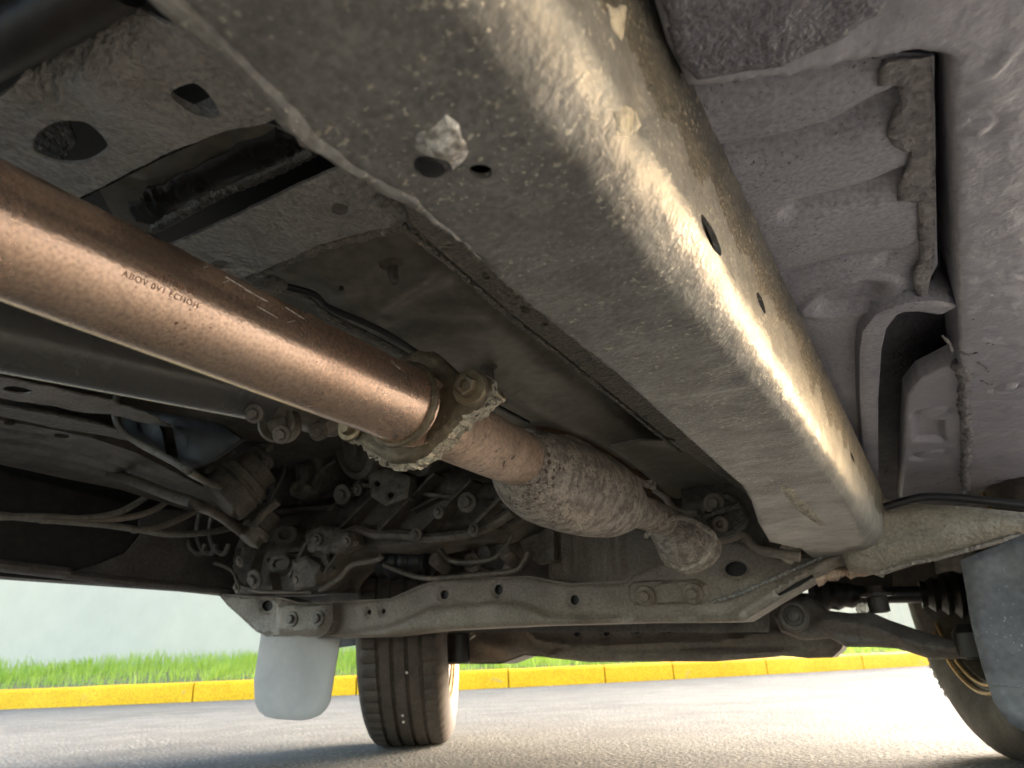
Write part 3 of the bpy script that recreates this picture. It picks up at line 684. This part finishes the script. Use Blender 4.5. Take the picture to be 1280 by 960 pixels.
# tiny stamped characters, worn to fragments
def stamp(body, y0, ang, size, par):
    u, v, d = frame(PD)
    up = Vector((0, 0, 1)); up = (up-PD*up.dot(PD)).normalized(); rt = up.cross(PD)     # rt points to the viewer's side or away
    if (C0-pl_(.2)).dot(rt) < 0: rt = -rt
    cu = bpy.data.curves.new('l', 'FONT'); cu.body = body; cu.size = size; cu.extrude = .00012; cu.space_character = 1.15
    o = bpy.data.objects.new('t', cu); COL.objects.link(o); dg = bpy.context.evaluated_depsgraph_get(); me = bpy.data.meshes.new_from_object(o.evaluated_get(dg)); bpy.data.objects.remove(o)
    for vv in me.vertices:
        x, y, z = vv.co; a = ang+y/.028
        n = rt*math.cos(a)+up*math.sin(a); vv.co = pl_(y0+x)+n*(.02812+z)
    return link('stamped_mark', me, par, m='cinder')
M['cinder'] = mat('stamp_ink', (.34, .19, .12), (.22, .12, .08), .5, .4)
stamp('OSHITAB BE', .170, -.20, .0042, pipe); stamp('ABOV 0V1 ECHOH', .160, -.40, .0042, pipe)
FY = .402
fl = panel('pipe_flange', [(425, 527), (426, 540), (436, 546), (460, 562), (485, 578), (507, 577), (525, 567), (548, 545), (570, 521), (598, 502), (607, 485), (606, 470), (595, 462), (570, 466), (552, 448), (540, 438), (520, 438), (502, 444), (470, 470), (440, 510)],
      ('y', FY), .009, 'flange', car, res=.0035, relief=r_noise(.0006, 90), edge=.002, smooth=50, label='two bolt exhaust flange, oily brown face and crumbling rusty rim')
fl2 = panel('flange_plate', [(428, 525), (430, 538), (440, 545), (464, 560), (487, 576), (510, 575), (528, 566), (550, 544), (572, 520), (600, 501), (609, 485), (608, 470), (597, 463), (570, 467), (552, 450), (540, 441), (500, 447), (440, 512)],
      ('y', FY+.011), .014, 'flaky', fl, res=.0035, wob=.0022, edge=.002, relief=r_noise(.0015, 160), smooth=60)
rimc = [onp(*q, ('y', FY+.012)) for q in ((440, 546), (464, 562), (487, 578), (508, 578), (530, 567), (552, 547), (574, 523), (600, 505), (612, 492))]
Q = []
for i, (a, b) in enumerate(zip(rimc, rimc[1:])): Q += [a.lerp(b, t/14) for t in range(14)]
tube('rust_crust', Q, [.0036+.0035*min(1, max(0, i/40-.4))+.0026*noise.noise(q*170) for i, q in enumerate(Q)], 'flaky', fl, 12, lambda q, i, a: .0028*noise.fractal(q*230, 1., 2., 3), smooth=25)
for i in range(3):
    Q2 = [q+Vector((.001*i, .006+.004*i, .001*noise.noise(q*90))) for q in Q[24:]]
    tube('rust_flake', Q2, [.0024+.0022*noise.noise(q*150+Vector((i*9, 0, 0))) for q in Q2], 'flaky', fl, 8, lambda q, i, a: .0018*noise.noise(q*300), smooth=25)
wc = pl_(.383); Q = [wc+(Vector((1, 0, 0))*math.cos(a)+Vector((0, 0, 1))*math.sin(a))*.0295 for a in [2*math.pi*i/90 for i in range(91)]]
tube('weld_bead', Q, [.0030+.0002*math.sin(i*1.7)+.0007*noise.noise(q*120) for i, q in enumerate(Q)], 'flange', fl, 8, caps=False)
bolt(onp(587, 485, ('y', FY-.002)), (.12, -1, -.02), .0078, 'bolt', fl, h=.008, recess=True)
tube('bolt_shank', [onp(605, 478, ('y', FY+.02)), onp(620, 494, ('y', FY+.045)), onp(626, 499, ('y', FY+.052))], .0048, 'bolt', fl, 12)
bolt(onp(437, 535, ('y', FY-.004)), (.1, -1, -.1), .006, 'bolt', fl, h=.007)
cp = [onp(575, 541, ('y', .415)), onp(610, 556, ('x', -.325)), onp(648, 573, ('x', -.338))]
tube('neck_pipe', [pl_(.40), cp[1], cp[2]], [.0275, .0275, .0275], 'oldpipe', car, 48, lambda q, i, a: .0003*noise.noise(q*200))
q0 = cp[2]
for rr, off in ((.0290, 0), ):
    d = (cp[2]-cp[1]).normalized(); u, v, _ = frame(d); Q = [q0+d*.004+u*(.0285*math.cos(a))+v*(.0285*math.sin(a)) for a in [2*math.pi*i/60 for i in range(61)]]
    tube('weld_bead', Q, .0035, 'cast', car, 8, lambda q, i, a: .0008*noise.noise(q*300), caps=False)
cc = [(648, 573, .0290), (653, 578, .036), (662, 586, .047), (680, 597, .0565), (710, 608, .0610), (738, 617, .0610), (760, 625, .0545), (774, 630, .043), (784, 634, .031), (792, 637, .0245), (804, 641, .0235), (816, 645, .0235), (828, 650, .0235)]
def catp(x, y):
    X = np.interp(x, [646, 700, 760, 832], [-.338, -.350, -.352, -.35]); return onp(x, y, ('x', float(X)))
cat = tube('catalytic_converter', [catp(x, y) for x, y, r in cc], [r if r < .03 else .03+(r-.03)*.72 for *_, r in cc], 'cast', car, 64,
      lambda q, i, a: .0004*noise.fractal(q*35, 1., 2., 2), sub=6, smooth=70, label='bulbous rough rusty cast converter body')
# folded seam along the upper side of the body
seam = [(652, 562), (668, 556), (690, 546), (712, 545), (735, 556), (760, 573), (785, 590), (806, 602), (818, 606)]
SP = [onp(*q, ('z', .44)) for q in seam]; SP = [catp(x, y+3).lerp(C0, .045) for x, y in seam]
vs, fs = [], []
PP = []
for a, b in zip(SP, SP[1:]): PP += [a.lerp(b, t/6) for t in range(6)]
tube('body_seam', PP, [.0042+.0018*noise.noise(q*90) for q in PP], 'cast', cat, 10, lambda q, i, a: .0014*noise.noise(q*200))
box('seam_tip', onp(812, 604, ('x', -.35))-Vector((.006, .006, .005)), onp(812, 604, ('x', -.35))+Vector((.008, .008, .004)), 'flaky', cat, .002)
ec = [(822, 648, .026), (838, 662, .034), (852, 676, .044), (862, 684, .043), (876, 684, .034), (886, 680, .024)]
elb = tube('exhaust_elbow', [onp(x, y, ('y', 1.10+.02*i)) for i, (x, y, r) in enumerate(ec)], [r for *_, r in ec], 'cast', car, 40, lambda q, i, a: .0006*noise.fractal(q*60, 1., 2., 3), sub=6, smooth=70)
tube('elbow_seam', [onp(*q, ('y', 1.03)) for q in ((806, 672), (818, 660), (832, 650), (850, 647), (868, 652), (884, 662), (893, 674), (880, 698), (856, 711), (832, 703))], .004, 'cast', elb, 8, lambda q, i, a: .001*noise.noise(q*200), sub=5)
tube('rusty_downpipe', [onp(x, y, ('z', .50)) for x, y in ((655, 538), (700, 548), (745, 575), (790, 606), (810, 622))], [.03, .042, .046, .044, .03], 'rust', car, 28, lambda q, i, a: .001*noise.noise(q*60), sub=4)
# ---- floor and brackets between the rails
ZT = ('z', .447)
tc = panel('tunnel_crossmember', [(-160, 175), (-60, 150), (0, 120), (60, 84), (110, 55), (170, 30), (250, 36), (300, 70), (352, 140), (330, 150), (290, 157), (200, 196), (100, 247), (40, 310), (-160, 260)], ZT, .0018, 'under_lit', car,
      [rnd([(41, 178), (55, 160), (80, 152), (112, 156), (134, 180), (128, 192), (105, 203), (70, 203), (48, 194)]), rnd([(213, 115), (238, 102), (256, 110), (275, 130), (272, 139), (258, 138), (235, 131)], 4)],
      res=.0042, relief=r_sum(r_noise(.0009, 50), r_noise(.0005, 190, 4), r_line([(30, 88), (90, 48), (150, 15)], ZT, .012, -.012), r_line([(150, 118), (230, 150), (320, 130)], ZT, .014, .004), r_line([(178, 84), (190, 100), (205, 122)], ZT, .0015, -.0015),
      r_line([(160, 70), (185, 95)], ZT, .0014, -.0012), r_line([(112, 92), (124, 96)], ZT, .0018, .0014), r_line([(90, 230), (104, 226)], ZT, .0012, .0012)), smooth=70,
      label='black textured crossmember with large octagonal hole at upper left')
wallstrip('folded_edge', [(40, 310), (100, 247), (200, 196), (290, 157), (330, 150), (352, 140)], .449, .475, 'under', tc)
panel('cavity_brace', [(30, 160), (85, 150), (95, 178), (75, 206), (40, 200)], ('z', .475), .002, 'under', tc, res=.01)
panel('tunnel_roof', [(-260, -260), (330, -260), (420, 200), (560, 330), (300, 380), (-260, 400)], ('z', .56), .002, 'black', car, res=.03)  # black colour paints the shade seen through the crossmember holes
tube('cross_tube', [onp(*q, ('z', .452)) for q in ((-60, 90), (-10, 62), (40, 36), (100, 2), (150, -30))], .012, 'black', car, 16)
ZU = ('z', .487)
panel('tunnel_plate', [(120, 230), (200, 180), (300, 145), (390, 175), (395, 195), (360, 205), (200, 290), (150, 285)], ZU, .002, 'smooth', car, res=.006,
      relief=r_sum(r_line([(150, 222), (180, 232), (235, 228), (268, 205), (285, 175), (270, 155)], ZU, .005, -.003), r_spot((183, 205), ZU, .004, -.004), r_noise(.0006, 30)), smooth=70)
panel('brushed_sealer', [(160, 256), (205, 232), (262, 205), (300, 184), (345, 164), (372, 176), (392, 184), (345, 205), (290, 228), (240, 252), (190, 285), (170, 280)], ('z', .4845), .003, 'black', car, res=.0028,
      relief=lambda p: .0016*math.sin((p.x*1.0+p.y*.25)*1500+5*noise.noise(p*90))*(.5+noise.noise(p*40)), edge=.002, wob=.003, smooth=70)
bead('dark_sealer', [(190, 287), (240, 258), (290, 236), (345, 213), (392, 190)], ('z', .478), .0042, 'under', car, .25)
sb = panel('seat_bracket', [(150, 310), (215, 306), (300, 268), (372, 232), (430, 208), (462, 222), (520, 240), (524, 262), (500, 283), (470, 287), (430, 297), (400, 306), (345, 331), (305, 346), (296, 349), (240, 352), (160, 335)], ('z', .449), .002, 'under_lit', car,
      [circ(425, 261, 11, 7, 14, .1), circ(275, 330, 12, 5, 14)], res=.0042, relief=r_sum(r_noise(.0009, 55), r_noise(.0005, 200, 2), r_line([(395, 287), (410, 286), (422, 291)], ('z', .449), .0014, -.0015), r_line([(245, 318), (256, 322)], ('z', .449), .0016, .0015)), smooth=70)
bead('weld_bead', [(312, 346), (330, 338), (345, 333), (370, 320), (400, 307), (430, 299), (470, 291), (505, 278)], ('z', .452), .0048, 'under', sb, .45)
bead('dark_sealer', [(470, 248), (490, 250), (505, 258), (512, 270), (530, 292)], ('z', .448), .0055, 'under', sb, .5)
bead('dark_sealer', [(318, 352), (340, 352), (352, 360)], ('z', .455), .007, 'under', sb, .4)
ZG = ('z', .497)
fr = [r_noise(.0016, 10, 7), r_spot((400, 340), ZG, .05, .006), r_spot((545, 375), ZG, .035, -.008), r_spot((585, 395), ZG, .04, .008), r_line([(415, 395), (470, 385), (530, 350), (545, 330)], ZG, .012, .006),
      r_line([(450, 430), (520, 405), (590, 400)], ZG, .014, -.006), r_line([(380, 330), (385, 350), (400, 360)], ZG, .008, -.004), r_line([(560, 300), (700, 430), (860, 570)], ZG, .02, -.012), r_line([(600, 470), (700, 520), (800, 580)], ZG, .02, .008)]
tf = panel('tunnel_floor', [(230, 300), (420, 240), (560, 260), (700, 380), (960, 600), (940, 640), (880, 632), (800, 612), (700, 590), (480, 520), (300, 400)], ZG, .002, 'smooth', car, [circ(427, 353, 3.5, 4, 10)], res=.009, relief=r_sum(*fr), smooth=80,
           label='smooth dented grey brown tunnel floor above the exhaust')
for q in ((489, 338), (611, 466)):
    c = onp(*q, ('z', .49)); lathe('rusty_stud', c+Vector((0, 0, .008)), (.1, .1, -1), [(0, .011), (.003, .010), (.005, .0045), (.018, .004), (.020, .002)], 'engine', tf, 12)
tube('brake_line', [onp(*q, ('z', .475)) for q in ((318, 345), (350, 356), (392, 368), (412, 385), (470, 410), (520, 440), (590, 490), (660, 528))], .0028, 'boot', car, 8, sub=4)
tube('brake_line', [onp(*q, ('z', .482)) for q in ((345, 358), (385, 372), (410, 396), (460, 420), (520, 452))], .004, 'under', car, 8, sub=4)
ZFl = ('z', .435)
panel('rail_flange', [(500, 238), (560, 272), (640, 340), (800, 470), (945, 600), (955, 640), (925, 612), (850, 560), (760, 488), (690, 430), (640, 392), (560, 322), (515, 280)], ZFl, .0018, 'under', car,
      [circ(657, 387, 7, 4.5, 10, .5), circ(607, 345, 6, 3.5, 10, .6), circ(682, 404, 4, 3, 10), circ(836, 550, 9, 3.5, 10, .1)], res=.008, relief=r_noise(.0006, 40), smooth=70)
bead('dark_sealer', [(505, 285), (560, 328), (640, 398), (700, 444), (780, 508), (850, 565)], ('z', .44), .003, 'under', car, .2)
panel('floor_tongue', [(760, 560), (800, 552), (940, 560), (935, 604), (880, 606), (826, 611), (800, 590)], ('z', .455), .004, 'smooth', car, res=.012, relief=r_noise(.003, 12), edge=.003)
# rubber hanger disc with its two bolts
hc = onp(901, 642, ('y', 1.17))
hg = lathe('rubber_hanger', hc+Vector((0, .02, 0)), (0.05, -1, -.12), [(-.02, .030), (-.018, .036), (.014, .037), (.018, .034), (.018, .027), (.010, .026), (.010, .004)], 'under', car, 36)
tube('hanger_bar', [hc+Vector((-.030, -.004, -.004)), hc+Vector((.032, -.004, .010))], .005, 'under', hg, 10)
bolt(hc+Vector((-.008, -.002, .017)), (0, -1, -.1), .010, 'dullbolt', hg, washer=True)
lathe('sleeve', hc+Vector((-.002, .004, -.016)), (0, -1, -.1), [(0, .013), (.012, .013), (.013, .011), (.013, .006), (.004, .0055)], 'dullbolt', hg, 18)
tube('hanger_strap', [onp(*q, ('y', 1.17)) for q in ((818, 612), (832, 622), (842, 636), (858, 641), (872, 640))], .006, 'xmem', car, 10, sub=4)
tube('hanger_strap', [onp(*q, ('y', 1.2)) for q in ((862, 655), (880, 666), (905, 674), (928, 668), (945, 686), (975, 692), (1000, 696))], .008, 'xmem', car, 10, sub=4)
panel('hanger_backing', [(850, 600), (950, 600), (965, 700), (860, 700)], ('y', 1.36), .004, 'engine', car, res=.03)
# ---- left half: propeller shaft
SP0, SP1 = onp(-80, 395, ('x', -.62)), onp(335, 490, ('x', -.60))
sh = tube('propeller_shaft', [SP0, SP0.lerp(SP1, .5), SP1], .034, 'shaft', car, 40, label='dark grey propeller shaft below the copper pipe')
sdv = (SP1-SP0).normalized()
lathe('yoke', SP1, sdv, [(-.004, .034), (.004, .0375), (.012, .0375), (.016, .031), (.06, .030), (.064, .036), (.10, .036), (.104, .02)], 'alu', sh, 36)
rc_ = onp(371, 527, ('x', -.575))
lathe('bearing_cap', rc_+Vector((-.02, .0, 0)), (.45, -1, -.25), [(0, .021), (.02, .021), (.022, .018), (.018, .014), (.016, .012), (.019, .010), (.019, .003)], 'alu', sh, 26)
for q in ((318, 517), (352, 543), (398, 540)): bolt(onp(*q, ('x', -.58)), (.4, -1, -.4), .006, 'dullbolt', sh)
# ---- left frame rail and sill
ZL = ('z', .555)
lr = panel('left_rail_strip', [(-40, 462), (30, 478), (70, 486), (130, 500), (170, 512), (195, 522), (215, 535), (170, 526), (120, 516), (60, 508), (-40, 490)], ZL, .002, 'xmem', car, [circ(22, 487, 18, 5, 14, .1)], res=.008, relief=r_noise(.003, 25), wob=.004, smooth=70)
panel('left_rail_side', [(-60, 420), (200, 470), (420, 530), (440, 620), (300, 640), (150, 560), (-60, 520)], ('z', .66), .002, 'engine', car, res=.03, relief=r_noise(.006, 8))
panel('left_rail', [(-40, 518), (60, 536), (110, 546), (170, 566), (260, 612), (290, 650), (240, 640), (150, 612), (80, 598), (-40, 572)], ('z', .565), .03, 'engine', car, [circ(12, 529, 8, 2.5, 10, .1), circ(77, 545, 10, 3, 10, .1)], res=.012,
      relief=r_sum(r_line([(-40, 530), (60, 548), (200, 592)], ('z', .565), .008, -.008), r_line([(-40, 545), (60, 560), (220, 610)], ('z', .565), .008, -.008), r_line([(-40, 560), (60, 574), (160, 600)], ('z', .565), .008, -.008)), smooth=70)
panel('left_rail_lip', [(-40, 500), (80, 522), (130, 532), (190, 556), (130, 545), (-40, 514)], ('z', .56), .003, 'under', car, res=.012, relief=r_noise(.002, 20))
panel('fuel_bracket', [(150, 505), (205, 516), (270, 528), (300, 548), (262, 572), (232, 588), (196, 566), (150, 545)], ('y', .66), .01, 'black', car, [[(198, 532), (212, 532), (218, 552), (222, 572), (208, 572), (203, 552)]], res=.01, relief=r_noise(.006, 12), edge=.003)
tube('grey_hose', [onp(*q, ('y', .63)) for q in ((152, 480), (145, 500), (144, 520), (152, 538), (172, 553), (196, 566), (222, 580), (240, 592))]+[onp(262, 604, ('y', .85)), onp(285, 612, ('y', 1.02))], .0055, 'cable', car, 12, sub=5, label='thin pale hose hanging below the propeller shaft')
tube('black_hose', [onp(*q, ('y', .80)) for q in ((110, 578), (130, 588), (170, 602), (210, 618), (250, 632))]+[onp(285, 652, ('y', 1.0)), onp(330, 690, ('y', 1.32))], .010, 'engine', car, 12, sub=4)
XS = ('x', -1.60)
panel('left_sill', [(-120, 560), (200, 640), (420, 660), (420, 760), (330, 750), (270, 743), (120, 727), (0, 713), (-120, 700)], ('x', -1.64), .02, 'shell', car, res=.04, label='dark inner side of the far sill')
panel('sill_gusset', [(82, 724), (100, 712), (130, 703), (160, 690), (178, 668), (176, 650), (200, 636), (300, 640), (345, 700), (340, 748), (270, 743)], ('x', -1.625), .012, 'xdark', car, res=.02, relief=r_noise(.005, 8), edge=.006)
tube('sill_edge', [onp(*q, XS) for q in ((-120, 694), (0, 706), (85, 716))], .012, 'xdark', car, 8)
tube('sill_edge', [onp(*q, XS) for q in ((85, 719), (180, 730), (290, 740))], .010, 'xdark', car, 8)
for pts in (((-40, 638), (0, 644), (60, 650), (130, 656), (172, 662), (215, 668), (270, 664), (330, 650)), ((50, 650), (110, 651), (165, 646), (195, 636), (215, 622), (250, 600)), ((165, 663), (195, 660), (222, 650), (262, 630)), ((-60, 646), (60, 646), (100, 648), (150, 640), (200, 610))):
    tube('brake_cable', [onp(*q, ('x', -1.50)) for q in pts], .007, 'cable' if pts[0][0] < 0 else 'xmem', car, 8, sub=4)
for x in (237, 250, 266): tube('hose_loop', [onp(*q, ('y', 1.18)) for q in ((x, 640), (x-4, 665), (x+2, 686), (x+14, 692), (x+20, 680))], .006, 'engine', car, 8, sub=5)
# ---- gearbox and engine bottom
YG = 1.24
PG = ('y', YG)
def bar(name, a, b, wd, ht, m, parent, Y):
    """cast rib standing out of the housing between two points"""
    A, B = onp(*a, ('y', Y)), onp(*b, ('y', Y)); d = (B-A).normalized(); sd_ = d.cross(Vector((0, 1, 0))).normalized()*wd/2; o_ = Vector((0, -ht, 0)); vs = []
    for P_ in (A, B): vs += [P_-sd_, P_-sd_*.6+o_, P_+sd_*.6+o_, P_+sd_]
    return raw(vs, [(0, 1, 2, 3), (7, 6, 5, 4), (0, 4, 5, 1), (1, 5, 6, 2), (2, 6, 7, 3), (3, 7, 4, 0)], name, m, parent, 20)
gb = panel('gearbox_housing', [(330, 560), (420, 545), (520, 560), (660, 580), (668, 640), (640, 655), (600, 672), (540, 680), (500, 690), (455, 688), (432, 700), (410, 722), (400, 738), (340, 742), (290, 742), (288, 700), (300, 660), (310, 600)], PG, .12, 'engine', car, res=.0095,
      relief=r_sum(r_noise(.006, 10, 2), r_line([(400, 560), (440, 600), (350, 625)], PG, .030, -.07), r_line([(560, 655), (640, 640)], PG, .02, -.02), r_line([(510, 560), (640, 590)], PG, .022, -.03)), edge=.01, smooth=55, label='greasy ribbed gearbox casting')
for a_, b_, wd_, ht_ in (((512, 590), (432, 668), .010, .035), ((556, 596), (482, 672), .010, .040), ((602, 604), (530, 676), .010, .040), ((648, 612), (592, 668), .012, .030), ((448, 606), (640, 634), .012, .018),
        ((405, 660), (372, 722), .014, .030), ((440, 672), (394, 736), .016, .035), ((452, 676), (410, 736), .008, .045), ((478, 584), (420, 640), .012, .025), ((352, 640), (430, 634), .010, .02), ((360, 690), (440, 684), .012, .02), ((330, 690), (318, 738), .010, .03), ((345, 700), (352, 740), .010, .03), ((520, 640), (560, 620), .008, .02)):
    bar('rib', a_, b_, wd_, ht_, 'alu' if wd_ > .011 else 'engine', gb, YG)
tube('joint_flange', [onp(*q, ('y', YG-.03)) for q in ((640, 640), (618, 654), (580, 668), (530, 672), (505, 668), (470, 668), (450, 662), (430, 668), (412, 684), (408, 700), (416, 716))], .011, 'alu', gb, 8, sub=3)
panel('sensor_plate', [(458, 590), (482, 584), (512, 596), (508, 622), (480, 632), (462, 620)], ('y', YG-.06), .03, 'alu', gb, [circ(470, 604, 4, 4, 10), circ(487, 618, 4, 4, 10)], res=.008, edge=.004)
panel('cover_plate', [(378, 664), (400, 655), (440, 664), (446, 680), (420, 692), (384, 690)], ('y', YG-.05), .03, 'alu', gb, res=.008, edge=.006, relief=r_noise(.003, 30))
panel('cover_plate', [(362, 700), (380, 694), (398, 706), (392, 732), (366, 738)], ('y', YG-.06), .04, 'alu', gb, res=.008, edge=.006, relief=r_noise(.003, 30))
for (x, y, r) in ((428, 618, .013), (447, 612, .008), (396, 674, .008), (434, 676, .007), (372, 724, .009), (318, 724, .013), (300, 702, .008), (520, 668, .008), (592, 662, .008), (584, 628, .012), (296, 734, .007), (548, 640, .008)):
    bolt(onp(x, y, ('y', YG-.055)), (random.uniform(-.2, .2), -1, random.uniform(-.4, 0)), r, 'alu', gb)
for (x, y, yy, r, L_, m_) in ((442, 560, 1.16, .070, .10, 'engine'), (385, 590, 1.20, .055, .09, 'engine'), (330, 610, 1.20, .045, .08, 'xdark'), (520, 566, 1.18, .050, .08, 'engine'), (610, 690, 1.36, .05, .08, 'xdark')):
    lathe('casting_drum', onp(x, y, ('y', yy)), (-.25, -1, -.35), [(-L_, r*1.1), (-.01, r*1.08), (0, r), (.004, r*.8), (-.004, r*.74), (-.004, r*.4), (.012, r*.36), (.014, r*.2)], m_, gb, 36)
fc = onp(286, 618, ('y', 1.0))
can = lathe('oil_filter', fc, (.42, .55, .75), [(-.024, .044), (-.020, .056), (-.012, .059), (.022, .059), (.024, .054), (.030, .054), (.033, .059), (.048, .059), (.052, .048), (.085, .046), (.09, .02)], 'alu', car, 44)
bx_ = lathe('solenoid', onp(317, 668, ('y', 1.12)), (.35, .45, .8), [(-.022, .020), (-.018, .028), (.0, .030), (.006, .036), (.014, .036), (.018, .028), (.06, .026)], 'alu', car, 32)
tube('lever', [onp(318, 655, ('y', 1.07)), onp(330, 640, ('y', 1.07)), onp(348, 626, ('y', 1.08))], .010, 'alu', can, 12)
tube('flange_arm', [onp(*q, ('y', 1.04)) for q in ((228, 590), (246, 606), (262, 592), (282, 570), (300, 556), (322, 552), (338, 560))], [.014, .018, .016, .014, .012, .014, .010], 'alu', can, 12, sub=4)
for q in ((228, 588), (244, 605), (288, 552), (322, 570), (334, 578)): bolt(onp(*q, ('y', 1.03)), (0, -1, -.4), .009, 'dullbolt', can)
for i, (x, y, rx, ry) in enumerate(((352, 668, 26, 18), (300, 690, 20, 14), (345, 705, 24, 22), (372, 610, 24, 20), (462, 566, 20, 16), (340, 545, 26, 14), (520, 574, 26, 12))):
    c = onp(x, y, ('y', YG-.04)); r = rx*.0015
    lathe('casting_boss', c+Vector((0, .03, 0)), (random.uniform(-.4, .4), -1, random.uniform(-.3, .3)), [(-.02, r*1.1), (.02, r), (.028, r*.86), (.028, r*.5), (.020, r*.4)], 'engine' if i % 3 else 'alu', gb, 14, squash=lambda a, rr=ry/rx: .75+.25*math.cos(2*a)*rr)
tube('edge_pipe', [onp(*q, ('y', YG-.04)) for q in ((268, 704), (280, 708), (292, 716), (300, 730), (320, 738), (345, 740), (390, 740))], .004, 'alu', gb, 8, sub=5)
tube('coolant_pipe', [onp(*q, ('y', YG-.05)) for q in ((400, 738), (425, 722), (440, 706), (470, 700), (478, 694))], .006, 'alu', gb, 8, sub=4)
for pts in (((330, 640), (352, 600), (358, 570)), ((420, 575), (400, 590), (392, 612)), ((490, 540), (470, 570), (440, 580))):
    tube('wiring', [onp(*q, ('y', YG-.05)) for q in pts], .005, 'engine', gb, 8, sub=4)
sump = tube('sump_boot', [onp(*q, ('y', 1.33)) for q in ((478, 706), (500, 704), (522, 702), (540, 703))], [.030, .036, .034, .026], 'boot', car, 24, lambda q, i, a: .003*math.sin(i*1.6), sub=6)
tube('sump_bracket', [onp(*q, ('y', 1.30)) for q in ((543, 678), (552, 690), (560, 699), (575, 703), (612, 700), (628, 688), (638, 672), (640, 645), (645, 630))], .006, 'alu', car, 10, sub=4)
tube('sump_bracket', [onp(*q, ('y', 1.29)) for q in ((480, 706), (505, 716), (535, 723), (580, 720), (640, 714), (655, 702), (660, 690))], .006, 'alu', car, 10, sub=4)
for q in ((549, 704), (637, 696)): lathe('rubber_stop', onp(*q, ('y', 1.30)), (.1, -1, .35), [(-.03, .014), (.02, .015), (.026, .011)], 'dullbolt', car, 18)
bolt(onp(590, 703, ('y', 1.36)), (0, -1, 0), .012, 'dullbolt', car)
panel('engine_mount_plate', [(640, 640), (662, 625), (690, 640), (692, 700), (672, 705), (655, 690), (645, 672)], ('y', 1.36), .02, 'alu', car, res=.01, relief=r_noise(.004, 20), edge=.004)
ribs = [([(x, 668), (x+2, 712)], .006, .007) for x in (703, 718, 733, 748, 763, 777)]
panel('ribbed_shield', [(684, 655), (800, 660), (850, 690), (850, 740), (700, 745), (684, 720)], ('y', 1.40), .02, 'xmem', car, res=.007, relief=r_sum(*[r_line(a, ('y', 1.40), b, c) for a, b, c in ribs], r_noise(.002, 20)), edge=.006)
panel('engine_undertray', [(230, 680), (420, 640), (700, 620), (960, 640), (960, 790), (560, 790), (420, 810), (330, 780)], ('y', 1.56), .01, 'xdark', car, res=.03, relief=r_noise(.02, 4))
panel('engine_block', [(150, 420), (700, 420), (960, 520), (960, 660), (230, 700), (150, 620)], ('y', 1.45), .02, 'engine', car, res=.03, relief=r_noise(.03, 5))
